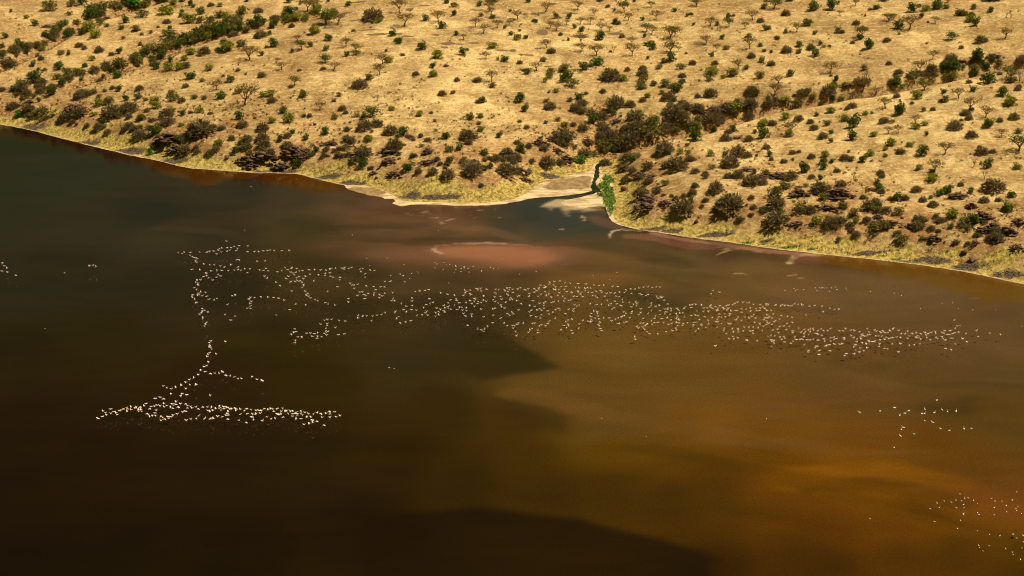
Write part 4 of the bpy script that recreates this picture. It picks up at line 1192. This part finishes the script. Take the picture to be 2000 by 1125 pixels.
ok = (gm > .32) & (d2 > 3.8 + 2.0 * fbm(x / 12, y / 12, 161, 2)) & (d2 < 34) & (sample(ROCKY, x, y) < .75)
x, y = x[ok], y[ok]
p = np.stack([x, y, sample(HH, x, y)], -1)
scatter("bank_grass", TUFTS, p, RNG.uniform(.35, .8, len(p)) * (1 + .5 * fbm(x / 5, y / 5, 221, 3)), RNG.uniform(0, 6.28, len(p)), [grass_mat("yellow_green_grass", (118, 96, 42), (200, 166, 88), (100, 100, 38), (172, 156, 70))])
xr = RNG.uniform(20, 190, 60000)
yr = RNG.uniform(690, 960, 60000)
ok = (sample(VIVID, xr, yr) > RNG.uniform(.08, .5, len(xr)))
xr, yr = xr[ok], yr[ok]
p = np.stack([xr, yr, np.maximum(sample(HH, xr, yr), 0)], -1)
scatter("reeds", TUFTS, p, RNG.uniform(.4, .95, len(p)), RNG.uniform(0, 6.28, len(p)), [grass_mat("green_reeds", (44, 68, 28), (84, 104, 46), (74, 84, 30), (118, 120, 50))])
STN = [hull(9, .5, .42, .34) for _ in range(5)]
x, y, d2, d1 = land_points(420000)
rw = np.maximum(sample(ROCKY, x, y) * 1.0, sample(GUL, x, y) * .22) + .10 * (fbm(x / 18, y / 18, 171, 3) > .18) * (d2 < 75) + .004
rw = np.maximum(rw, .55 * (d2 < 6.5) * (fbm(x / 14, y / 14, 181, 2) > -.1))
rw = np.maximum(rw, 1.1 * sample(SHINGLE, x, y) * (d2 < 9))
ok = RNG.uniform(0, 1, len(x)) < rw * .36
x, y = x[ok], y[ok]
p = np.stack([x, y, sample(HH, x, y)], -1)
st_m = NB("loose_stone", .9, .15)
gi = st_m.n("ShaderNodeNewGeometry")
st_m.link(st_m.mix(gi.outputs['Random Per Island'], lin(44, 32, 28), lin(130, 98, 76)), st_m.b.inputs['Base Color'])
scatter("stones", STN, p, RNG.uniform(.22, 1.0, len(p)) ** 1.6 * 1.3, RNG.uniform(0, 6.28, len(p)), [st_m.m])

def brush(n):
    a = leaf_tris(np.column_stack([RNG.normal(size=(n, 2)) * .28, RNG.uniform(.05, .55, n)]), .16, 1.3)
    return a


x, y, d2, d1 = land_points(240000)
den = sstep(12, 26, d2) * (1 - sstep(55, 150, d2)) * .8 + 1.0 * sample(GUL, x, y) + .5 * sample(ROCKY, x, y) + .20 + .5 * (d2 < 26)
den = den * sstep(-.05, .5, fbm(x / 16, y / 16, 191, 4) + .35 * sample(GUL, x, y) + .22 * (d2 < 70))
ok = (RNG.uniform(0, 1, len(x)) < den * .12) & (d2 > 10)
x, y = x[ok], y[ok]
p = np.stack([x, y, sample(HH, x, y)], -1)
sz = RNG.uniform(.55, 1.7, len(p))
# the same scrub goes on over the land around the part in view
fx_, fy_ = RNG.uniform(-900, 900, 9000), RNG.uniform(700, 2300, 9000)
fpx, fpy, _f = to_px(np.stack([fx_, fy_, sample(HH, fx_, fy_)], -1))
ok = ((fpy < -12) | (fpx < -25) | (fpx > 2025)) & (sample(D2, fx_, fy_) > 12) & (fbm(fx_ / 60, fy_ / 60, 251, 3) > RNG.uniform(-.5, .5, len(fx_)))
fp = np.stack([fx_, fy_, sample(HH, fx_, fy_) - .2], -1)[ok]
p = np.vstack([p, fp])
sz = np.concatenate([sz, RNG.uniform(2.2, 5.0, len(fp))])
scatter("low_scrub", [brush(30) for _ in range(5)], p, sz, RNG.uniform(0, 6.28, len(p)), [grass_mat("dry_scrub", (84, 64, 34), (146, 112, 62), (92, 80, 36), (134, 114, 56))])

# ------------------------------------------------------------------ birds
def feather(name, col, trans=.3):
    m = NB(name, .7, .2)
    m.b.inputs['Base Color'].default_value = lin(*col)
    tr = m.n("ShaderNodeBsdfTranslucent")
    tr.inputs[0].default_value = lin(*col)
    mx = m.n("ShaderNodeMixShader")
    mx.inputs[0].default_value = trans
    m.link(m.b.outputs[0], mx.inputs[1])
    m.link(tr.outputs[0], mx.inputs[2])
    m.link(mx.outputs[0], m.out.inputs[0])
    return m.m


M_WHITE = feather("pale_pink_feathers", (255, 232, 212), .32)
M_PINK = feather("rose_legs_and_wing_coverts", (236, 150, 138), .1)
M_BLACK = feather("black_flight_feathers", (38, 28, 28), .0)
M_SWIM = feather("white_plumage", (250, 246, 232), .1)
M_DARK = feather("dark_plumage", (40, 30, 24), .0)


def bird_mesh(name, dihedral, bend, sweep, mats):
    """one continuous body: beak, neck, trunk and legs as a lathed tube along +Y, a two-jointed wing grown from each side"""
    ring = [(.88, .008, .0), (.82, .030, .01), (.76, .032, .02), (.60, .020, .015), (.36, .026, .0), (.24, .095, .0), (.08, .15, -.01), (-.10, .125, -.005), (-.24, .055, .01), (-.34, .020, .015), (-.62, .012, .01), (-.80, .014, .0)]
    sides = 8
    bm = bmesh.new()
    R = []
    for yy, r, z in ring:
        R.append([bm.verts.new((math.cos(2 * math.pi * j / sides) * r, yy, z + math.sin(2 * math.pi * j / sides) * r * .9)) for j in range(sides)])
    for a in range(len(R) - 1):
        for j in range(sides):
            skip = a in (5, 6) and j in (0, 7) or a in (5, 6) and j in (3, 4)
            f = bm.faces.new((R[a][j], R[a][(j + 1) % sides], R[a + 1][(j + 1) % sides], R[a + 1][j]))
            f.material_index = 1 if a >= 9 else 0
            if a == 0:
                f.material_index = 2
            f.smooth = True
    bm.faces.new(R[0])
    bm.faces.new(R[-1][::-1])
    bm.faces.ensure_lookup_table()
    for sgn in (1, -1):
        # span stations: distance out, leading y, trailing y, thickness
        root_j = 0 if sgn > 0 else 4
        st = [(.08, .32, -.26, .09), (.32, .40, -.32, .07), (.54, .28 - sweep * .3, -.28 - sweep * .3, .03), (.70, .10 - sweep, -.18 - sweep, .01)]
        prev = None
        for k, (r, ly, ty, th) in enumerate(st):
            an = dihedral if r <= .32 else dihedral + bend
            if r <= .32:
                x, z = r * math.cos(dihedral), r * math.sin(dihedral)
            else:
                x = .32 * math.cos(dihedral) + (r - .32) * math.cos(an)
                z = .32 * math.sin(dihedral) + (r - .32) * math.sin(an)
            mid_y = ly * .35 + ty * .65
            q = [bm.verts.new((sgn * x, ly, z)), bm.verts.new((sgn * x, mid_y, z + th)), bm.verts.new((sgn * x, ty, z)), bm.verts.new((sgn * x, mid_y, z - th))]
            if prev:
                for j in range(4):
                    vs = (prev[j], prev[(j + 1) % 4], q[(j + 1) % 4], q[j])
                    f = bm.faces.new(vs if sgn < 0 else vs[::-1])
                    f.material_index = 2 if (k == 3 and j == 2) else 0
            prev = q
        bm.faces.new(prev if sgn < 0 else prev[::-1])
    me = bpy.data.meshes.new(name)
    bm.normal_update()
    bm.to_mesh(me)
    bm.free()
    for m in mats:
        me.materials.append(m)
    return me


POSES = [(.65, .15, .08), (.95, .1, .12), (.45, .3, .05), (.25, -.3, .05), (.5, -.9, .1), (.8, -.45, .1), (-.3, -.35, .12), (.6, .4, .02)]
FL = [bird_mesh("flying_flamingo", math.atan(a) * 1.25, b, c_, [M_WHITE, M_PINK, M_BLACK]) for a, b, c_ in POSES]


def swim_mesh(name, mats):
    """bird afloat: boat-shaped trunk with raised tail, S neck and head"""
    bm = bmesh.new()
    ring = [(-.50, .03, .16), (-.38, .10, .12), (-.15, .19, .10), (.10, .20, .09), (.27, .13, .12), (.33, .07, .20), (.37, .05, .34), (.40, .045, .46), (.46, .06, .53), (.53, .05, .52), (.66, .012, .47)]
    R = []
    for yy, r, z in ring:
        R.append([bm.verts.new((math.cos(j * math.pi / 4) * r, yy, z + math.sin(j * math.pi / 4) * r * .8)) for j in range(8)])
    for a in range(len(R) - 1):
        for j in range(8):
            f = bm.faces.new((R[a][j], R[a][(j + 1) % 8], R[a + 1][(j + 1) % 8], R[a + 1][j]))
            f.smooth = True
            f.material_index = 1 if a == len(R) - 2 else 0
    bm.faces.new(R[0])
    bm.faces.new(R[-1][::-1])
    bmesh.ops.recalc_face_normals(bm, faces=bm.faces[:])
    me = bpy.data.meshes.new(name)
    bm.to_mesh(me)
    bm.free()
    for m in mats:
        me.materials.append(m)
    return me


SW = swim_mesh("floating_waterbird", [M_SWIM, M_DARK])
BIRDS = """F 320 460 5.115
145 174;185 183;205 170;265 170;360 168;430 167;460 162;498 156;537 143;550 135;582 127;633 124;667 119;702 109;752 104;738 135;722 153;660 150;627 163;573 168;527 185;622 57;840 107;835 163;903 163;950 163;992 154;1033 154;1066 148;1107 152;1178 153;1255 154;265 200;282 210;300 218;316 224;330 235;312 258;326 268;402 287;463 296;507 296;568 306;602 318;672 297;725 245;750 240;935 262;1007 258;280 339;364 345;470 355;532 353;578 350;648 353;705 348;735 345;765 350;738 317;813 335;855 336;828 372;540 393;565 405;525 418;420 370;428 383;395 413;430 405;447 420;486 447;365 445;333 450;320 470;345 478;333 487;340 500;305 522;322 543;370 567;345 577;357 592;385 604;340 600;420 572;427 608;450 637;288 594;283 607;287 622;310 640;335 668;320 680;525 630;500 647;380 727;405 745;385 762;372 775;358 790;442 768;390 820;385 835;428 873;418 890;410 908;678 600;715 598;638 694;610 793;713 803;667 846;870 620;852 630;852 642;907 618;965 609;1043 620;1092 617;1145 628;1205 650;878 662;860 682;865 707;832 727;860 727;1318 687;1420 697;1257 743;1128 797;960 348;995 349;1018 329;1045 355;1133 363;1180 355;1213 323;1237 343;1275 326;1330 328;1268 367;1287 377;1320 372;1358 358;1385 352;1450 343;1508 345;1565 349;1615 343;1660 340;1675 333;1712 332;1612 384;1660 377;1607 402;1547 398;1660 405;1690 418;1302 395;1245 410;1220 432;1350 410;1395 433;1418 411;1460 391;1325 425;1328 445;1315 462;1278 460;1260 468;1355 455;1383 473;1395 490;1400 503;1382 520;1003 408;1028 428;1122 471;1158 497;1503 458;1280 558;1635 564;1412 560;1437 578;1425 600;1445 612;1465 628;1512 643;1540 655;1613 671;1640 686;1710 700;1608 850;1633 842;1677 840;1565 887;1635 880;1625 895;1613 930;1620 950;1637 960;1600 975;1625 968;1715 922;1425 978;1465 978;1503 982;1540 975;1480 1008;1538 1013;1573 1010;1625 997;1530 1028;1308 935;1318 962;1300 973;1270 983;1338 1018;1380 1020;1310 1052;1308 1075
F 640 500 5.624
85 140;155 138;178 146;188 130;230 137;265 131;355 147;368 176;390 141;462 151;513 160;410 199;408 232;130 231;132 264;105 339;248 304;265 325;285 325;290 360;330 312;420 325;500 333;580 341;620 338;525 373;512 410;510 435;572 427;573 460;600 443;622 406;712 408;627 283;686 279;824 221;355 400;385 400;398 427;420 437;443 414;405 470;325 437;227 469;230 511;80 545;715 473;703 495;740 495;806 527;860 553;832 590;858 617;743 612;733 628;782 665;760 695;793 732;860 729;912 714;928 470;925 497;923 549;918 590;978 598;333 657;333 685;380 665;425 661;492 663;543 652;592 648;627 630;478 715;45 700;130 713;190 717;85 790;117 866;182 858;962 389;1008 388;1070 380;1108 370;1115 471;1155 513;1125 528;1080 537;1057 572;1085 610;1072 628;1097 651;1042 651;980 657;1195 573;1218 610;1188 626;1220 648;1183 667;1242 590;1275 547;1275 605;1283 622;1320 513;1323 555;1325 578;1352 586;1347 485;1415 480;1415 492;1443 517;1393 547;1290 576;1422 588;1450 571;1478 565;1245 410;1315 421;1390 427;1510 380;1525 390;1565 373;1505 410;1490 435;1562 408;1562 430;1577 425;1635 360;1645 377;1680 360;1685 387;1740 362;1605 463;1622 477;1715 444;1562 491;1515 520;1578 528;1612 502;1640 520;1655 500;1687 510;1713 492;1743 500;1615 557;1518 573;1480 598;1525 603;1490 635;1512 660;1580 640;1585 669;1690 587;1712 672;1532 758;1760 776;1720 805;1687 815;1707 830;1645 805
F 960 530 5.882
43 210;80 215;35 243;48 262;100 285;33 297;12 330;42 350;80 367;108 383;113 325;160 360;18 437;40 420;118 411;150 424;20 500;103 540;12 593;140 213;160 225;180 200;205 190;200 205;185 230;240 210;245 243;180 268;190 275;222 303;215 330;243 328;293 340;295 293;323 282;340 367;303 208;338 192;375 208;398 218;425 203;487 197;497 200;540 195;543 212;520 225;490 240;435 260;428 290;475 340;562 160;540 290;567 267;615 172;605 190;625 188;610 232;625 282;657 262;690 300;672 130;720 120;785 113;708 155;663 148;730 183;718 208;742 215;778 212;798 175;853 173;840 138;908 140;993 142;1083 150;833 212;783 247;765 278;863 236;823 291;843 318;833 347;908 333;895 340;912 238;930 247;967 190;1007 193;993 232;993 245;1037 242;1070 228;1072 198;1100 184;1135 190;1020 272;1045 290;1028 262;982 290;945 291;1110 247;1155 245;1178 161;1230 163;1293 165;1390 177;1448 176;1205 235;1247 228;1262 247;1168 283;1198 288;1208 305;1300 288;1320 258;1363 250;1412 253;1472 243;1530 243;1540 209;1600 211;1643 211;1692 193;1740 185;1793 182;1847 182;1888 183;1940 185;1607 252;1703 258;1720 270;1778 275;1793 262;1428 282;1462 293;1325 340;1415 340;1497 328;1510 357;1437 376;1370 376;1350 395;1497 395;1480 393;1577 365;1605 412;1632 385;1650 350;1663 362;1675 372;1670 388;1663 400;1900 290;1910 308;1940 292;1945 305;1968 297;1980 332;625 353;553 371;605 371;595 398;550 427;595 427;440 399;495 404;457 450;438 470;450 513;523 450;572 448;515 528;573 498;558 540;645 457;665 495;708 475;740 445;765 428;785 445;765 350;690 358;715 355;953 388;977 402;1003 395;943 435;940 463;885 440;848 488;1130 378;1205 383;1257 385;1383 437;1408 420;313 448;180 487;205 504;240 473;250 487;140 600;175 627;238 627;270 630;290 610;315 598;360 600;247 657;280 697;290 740;287 750;423 705;445 678;463 655;470 603;495 600;530 680;533 708;543 632;575 618;620 630;645 600;662 573;730 543;800 680;855 655;890 630;873 605;860 585;878 562;920 545;830 623;917 677;928 717;1008 610;998 658;1047 570;1178 460;1213 468;1140 488;1130 512;1220 487;1225 515;1150 530;1197 543;1233 548;1140 560;1105 570;1130 585;1155 577;1240 580;1228 613;1230 627;1248 658;1262 682;1283 540;1350 537;1378 573;1420 555;1450 540;1485 535;1495 520;1520 515;1548 487;1515 468;1600 480;1617 467;1585 536;1520 593;1550 583;1460 603;1448 603;1713 435;1718 479;1692 502;1748 543;1833 370;1830 397;1813 410;1880 403;1888 413;1930 397;1835 456;1797 489;1937 457;1880 513;1870 540;1940 500;1955 543;1990 437;1993 490;1710 600;1740 597;1783 608;1760 630;1740 645;1757 670;1783 692;1813 718;1665 638;1685 653;1840 575;1870 585;1910 588;1845 615;1975 593;1915 722;1645 755;1647 780
F 1280 560 5.882
135 197;145 243;145 265;185 257;123 290;130 360;175 283;165 323;175 385;245 250;263 266;232 312;250 330;283 308;315 303;245 355;237 372;260 378;278 388;235 415;268 417;315 420;258 445;305 445;228 478;243 497;195 510;120 515;148 432;190 428;335 352;362 418;340 238;328 248;400 215;420 207;465 207;532 215;410 242;475 283;547 285;612 290;410 332;462 330;490 338;500 382;565 343;648 355;610 393;557 248;597 248;632 220;630 238;652 250;693 225;740 222;720 250;705 278;722 272;820 213;838 213;773 245;785 257;835 252;820 270;868 280;733 312;800 315;855 312;850 333;725 350;760 355;800 350;710 378;693 405;712 410;618 427;603 440;578 465;530 425;530 440;533 455;445 410;472 410;430 440;435 458;498 490;460 515;760 427;835 425;850 432;868 432;705 473;787 480;780 508;820 543;880 490;943 487;955 500;958 525;893 528;1005 512;893 575;897 603;850 602;945 590;1052 610;1025 467;1072 470;1118 468;1085 507;1117 507;1125 543;1165 625;693 683;890 205;908 195;945 182;1007 183;1055 188;1075 188;1130 207;1203 210;1268 197;1275 213;1300 210;1380 213;1453 212;1440 228;1490 223;1518 212;1555 222;1572 215;1605 197;1640 208;1680 210;1693 215;1770 224;1830 218;1908 229;1923 292;1738 328;995 258;1040 262;912 270;940 271;988 290;1093 248;1090 286;1155 253;1205 248;1237 237;1250 253;1145 285;1160 275;1195 275;1278 275;1335 275;1350 318;1283 327;1130 323;1105 340;1080 363;1145 363;1030 352;948 352;930 372;925 385;985 393;1135 413;1195 425;1205 437;1240 458;1178 475;1227 510;1270 388;1243 382;1260 357;1290 360;1310 348;1338 363;1445 328;1520 348;1568 354;1365 397;1385 390;1428 377;1280 415;1300 423;1275 435;1340 437;1428 458;1475 457;1535 460;1507 425;1573 412;1400 493;1348 500;1503 497;1418 532;1643 483;1710 492;1755 503;1780 490;1808 483;1820 500;1865 510;1580 510;1573 533;1680 517;1665 530;1718 522;1703 543;1775 523;1760 553;1845 537;1872 552;1298 575;1325 565;1370 568;1428 585;1480 572;1490 597;1448 608;1485 637;1330 617;1343 630;1360 622;1370 652;1333 692;1597 583;1618 607;1580 630;1547 648;1660 610;1687 603;1703 578;1743 612;1783 608;1813 607;1872 610;1715 668;1757 735;1757 753;1855 683;1830 702;1883 735;1880 780;665 47;637 83;735 63
F 1600 560 5
108 213;150 224;195 223;15 415;40 425;85 432;115 412;200 433;232 433;260 415;310 428;342 431;392 439;468 413;425 460;488 445;418 475;435 478;458 478;478 473;495 470;313 480;335 500;403 492;413 510;365 515;367 541;360 565;345 570;417 551;465 562;480 525;483 540;520 537;540 537;558 485;575 485;605 488;538 427;555 438;597 440;600 450;618 428;640 450;655 455;672 452;690 430;720 410;722 418;770 428;797 463;833 465;860 440;885 483;905 455;915 460;950 455;990 457;1030 445;1030 455;655 492;645 515;678 508;700 503;717 498;755 496;790 501;597 524;585 560;580 586;708 563;792 558;862 507;875 577;923 570;985 560;938 498;955 500;975 500;993 514;965 481;638 600;672 610;770 640;400 600;468 600;342 593;355 622;390 641;435 628;340 660;265 654;245 670;105 622;97 568;75 582;55 582;55 535;50 513;20 472;110 535;110 498;143 495;145 518;165 507;148 560;202 562;225 558;240 500;240 513;1048 475;1055 463;1070 460;1095 450;1138 440;1140 457;1200 450;1218 460;1225 430;1250 468;1275 465;1278 430;1300 462;1325 452;1357 450;1325 412;1350 386;1375 383;1315 329;1195 490;1210 508;1232 522;1285 505;1308 505;1325 561;1235 600;1293 620;1055 502;1088 521;1133 497;1153 510;1400 508;1448 540;1427 460;1553 485;1535 430;1670 457;1772 470
F 160 660 5
1260 33;1250 48;1245 68;1250 90;1268 113;1245 147;1232 163;1225 185;1405 38;1313 159;1240 237;1195 281;1222 272;1165 319;1205 330;1140 362;1253 345;1300 347;1342 349;1370 330;1403 361;1445 374;1490 382;1525 399;1562 399;1655 379;1713 406;1758 416;1093 392;1053 409;1015 436;972 465;1057 460;1115 460;918 485;875 500;832 490;790 472;1015 497;875 549;980 545;960 568;1023 556;1253 564;715 592;762 580;795 592;155 785;200 768;243 753;278 740;210 715;232 733;280 695;313 720;335 735;340 750;370 710;400 692;437 685;440 693;445 720;478 703;483 675;520 685;535 675;570 675;575 683;553 700;553 717;580 705;583 720;610 665;625 642;658 690;680 670;705 668;735 660;765 665;637 738;665 770;695 760;712 735;725 762;725 706;775 772;790 778;772 808;810 790;850 788;843 770;880 770;893 757;935 745;805 675;830 663;805 642;880 645;870 680;885 685;895 660;915 650;925 623;937 672;965 645;1008 643;985 727;1010 717;1035 665;1035 683;1065 673;1075 687;1113 675;1135 690;1120 680;1175 673;1145 757;1115 790;1065 793;1018 807;1200 785;1255 790;1285 787;1228 675;1268 682;1235 712;1255 720;1280 708;1310 692;1350 670;1345 687;1360 705;1385 675;1390 690;1418 678;1325 768;1368 768;1410 760;1425 755;1420 790;1418 738;1430 722;1445 695;1465 695;1500 690;1507 712;1548 697;1580 713;1607 693;1655 703;1550 745;1615 742;1670 745;1690 748;1705 742;1745 738;1660 772;1675 802;1535 805;1602 823;1768 808;1812 774;1843 793;1888 788;1705 710;1725 708;1755 713;1775 690
F 400 700 6.667
825 672;860 660;885 663;892 685;942 657;1012 655;992 690;945 722;960 733;1000 725;1023 760;1050 695;1070 685;1088 723;1120 690;1155 685;1150 722;1150 750;1193 703;1195 720;1200 735;1245 718;1260 688;1303 705;1273 740;1252 787;1192 793;1350 725;1410 730;1333 768;1385 765;1455 708;1510 715;1515 722;1580 720;1635 720;1618 688;1690 697;1765 747;1712 765;1625 767;1528 770;1400 805;1405 835;1455 815;1365 852;1295 862;1547 865
F 0 500 1
5 15;8 20;14 24;15 32;3 30;30 37;175 20;181 19;187 21
W 1640 760 3.308
127 150;260 142;353 120;388 169;422 157;446 141;550 131;530 158;548 157;612 151;627 72;662 135;696 146;752 143;549 205;600 215;650 254;708 267;803 257;852 254;410 248;398 262;393 304;481 291;350 378
w 1640 760 3.308
197 837;777 678;629 736;676 723;721 730;751 717;788 722;830 703;808 705;644 764;585 773;800 746;803 767;754 767;865 719;889 738;981 706;1003 723;1048 724;999 766;1115 717;1144 664;1076 753;1079 792;1138 771;1143 784;1151 757;1173 804;890 798;899 809;999 812;800 803;800 812;613 856;782 849;760 900;889 916;967 938;1035 947;1120 937;1143 962;1185 945;899 1010;903 1024;967 1012;926 1046;1072 1031;1116 1053;1121 1068;1178 1027;1168 1101;1188 987
w 640 500 5.624
428 24;652 23;838 96;462 108;693 218;797 199;922 191;982 168;993 187;846 284;900 249;1177 72;1197 88;1178 131;1277 73;1303 97;1340 92;1269 148;1403 105;1408 115;1407 149;1390 178;1467 135;1497 118;1500 131;1543 138;1462 171;1598 115;1687 160;1690 170;1553 177;1792 128;1822 140;1872 138;1330 296
w 960 530 5.882
322 32;513 3;1165 50;1172 72;1442 12;1357 97
w 1280 560 5.882
1490 45;1592 20;1628 35;1703 33;1608 45;1838 13;1885 10;1920 12;1940 15;1970 13;1858 48
w 1600 560 5
20 12;45 8;70 12;120 12;160 3;172 28;258 12;268 25;100 47;500 45;733 62;768 63;803 84;1200 162;1303 158;1357 211;1500 228;1725 228;1978 386;990 214
w 0 0 1
490 364;478 450;688 459;856 451;580 350;88 642;760 718;770 720;1175 817;1262 852;1497 818;126 533
"""
fly, swim = [], []
for line in BIRDS.strip().splitlines():
    if line[0] in 'FWw':
        q = line.split()
        mode, ox, oy, sc_ = q[0], float(q[1]), float(q[2]), float(q[3])
        continue
    for t in line.split(';'):
        a, b_ = t.split()
        x, y = ox + float(a) / sc_, oy + float(b_) / sc_
        if mode == 'F':
            if not any(abs(x - u) < 1.6 and abs(y - v) < 1.3 for u, v in fly):
                fly.append((x, y))
        elif not any(abs(x - u) < 1.2 and abs(y - v) < 1.0 for u, v, _ in swim):
            swim.append((x, y, mode))
fly.sort(key=lambda t: -t[1])


def strand(x, y):
    """which part of the flock a flying bird belongs to"""
    if y > 770:
        if y > 812 and x < 700:
            return "on the lowest flock's lower edge"
        if x < 290:
            return "in the left tip of the lowest flock"
        if x < 380:
            return "in the dense left half of the lowest flock"
        if x < 480:
            return "in the middle of the lowest flock"
        if x < 580:
            return "in the right half of the lowest flock"
        return "in the right tip of the lowest flock"
    if y > 700 and x < 400:
        return "in the slanting line above the lowest flock"
    if y > 700:
        return "in the short branch above the lowest flock"
    if x < 480 and y > 655:
        return "in the steep line between both flocks"
    if x < 470 and y > 500:
        return "in the upper flock's left column"
    if x < 700:
        return "in the J-shaped hook below the upper left flock"
    if x < 900:
        return "in the loose left wing of the main flock"
    side = "lower part"
    for lim, nm in ((1000, "left quarter"), (1090, "left part"), (1180, "left centre"), (1270, "centre"), (1360, "right centre"), (1450, "right part"), (1540, "right shoulder"), (1620, "start of the right end"), (1690, "right end"), (1760, "mid right end"), (1850, "far right end"), (2100, "far right tip")):
        if x < lim:
            return "in the flock's " + side + ", " + nm
    return "in the big flock"


def heading():
    return math.pi + random.gauss(0, .38)


items = []
N_IND = 300
stuff_parts = []
for i, (x, y) in enumerate(fly):
    hb = random.uniform(1.4, 2.6)
    wxy = on_plane(x, y, hb)
    me_ = random.choice(FL)
    rz, roll, sc_ = heading(), random.gauss(0, .22), random.uniform(.84, .99)
    if i < N_IND:
        o = bpy.data.objects.new("flying_flamingo", me_)
        o.location = (wxy[0], wxy[1], hb)
        o.rotation_euler = (random.gauss(0, .08), roll, rz)
        o.scale = (sc_, sc_, sc_)
        o["category"], o["group"] = "flamingo", "flamingos flying low over the lake"
        COL.objects.link(o)
        items.append((o, "pale flamingo flying " + strand(x, y), x, y))
    else:
        stuff_parts.append((me_, wxy[0], wxy[1], hb, roll, rz, sc_))
finish_labels(items)
cache = {}
C, F, MI, off = [], [], [], 0
for me_, bx, by, bz, roll, rz, sc_ in stuff_parts:
    if me_.name not in cache:
        me_.calc_loop_triangles()
        cache[me_.name] = (np.array([v.co[:] for v in me_.vertices]), np.array([t.vertices[:] for t in me_.loop_triangles]), np.array([t.material_index for t in me_.loop_triangles]))
    co, f, mi = cache[me_.name]
    cr, sr, cz, sz = math.cos(roll), math.sin(roll), math.cos(rz), math.sin(rz)
    R = np.array([[cz, -sz, 0], [sz, cz, 0], [0, 0, 1]]) @ np.array([[cr, 0, sr], [0, 1, 0], [-sr, 0, cr]])
    C.append(co @ R.T * sc_ + [bx, by, bz])
    F.append(f + off)
    MI.append(mi)
    off += len(co)
flock = add_mesh("flamingo_flock", np.vstack(C), np.vstack(F), [M_WHITE, M_PINK, M_BLACK], mat_index=np.concatenate(MI))
flock["kind"], flock["category"] = "stuff", "flock"
flock["label"] = "the many farther pale flamingos strung in lines over the lake"
COL.objects.link(flock)


def swim_place(x, y):
    if y > 900:
        side = "upper" if y < 1020 else "lower"
        return "in the bottom right group, " + side + " part"
    if y > 740 and x > 1600:
        return "in the right-hand group" + (", upper row" if y < 812 else ", below the row")
    if x > 1500 and y < 575:
        return "in the cluster off the right bank"
    if x > 1690:
        return "on the open water off the far right bank"
    if 800 < x < 1000 and y < 536:
        return "along the lower edge of the pink shoal"
    if x < 860 and y < 560:
        return "left of the pink shoal"
    if x > 1000 and y < 560:
        return "right of the pink shoal"
    return "alone on the open water"


items = []
for x, y, mode in swim:
    wxy = on_plane(x, y, .1)
    o = bpy.data.objects.new("floating_waterbird", SW)
    o.location = (wxy[0], wxy[1], 0)
    s = random.uniform(.95, 1.25) if mode == 'W' else random.uniform(.5, .75)
    o.scale = (s, s, s)
    o.rotation_euler = (0, 0, random.uniform(0, 6.28))
    o["category"], o["group"] = "waterbird", "white birds afloat on the lake"
    COL.objects.link(o)
    items.append((o, ("white waterbird afloat " if mode == 'W' else "tiny white bird afloat ") + swim_place(x, y), x, y))
finish_labels(items)
wxy = on_plane(1985, 1037, 2.0)
DK = bird_mesh("dark_bird", .15, -.1, .15, [M_DARK, M_DARK, M_DARK])
o = bpy.data.objects.new("dark_bird", DK)
o.location = (wxy[0], wxy[1], 2.0)
o.rotation_euler = (0, .1, math.radians(80))
o.scale = (1.1, 1.1, 1.1)
o["category"], o["label"] = "bird", "single dark bird skimming the brown water at bottom right"
COL.objects.link(o)
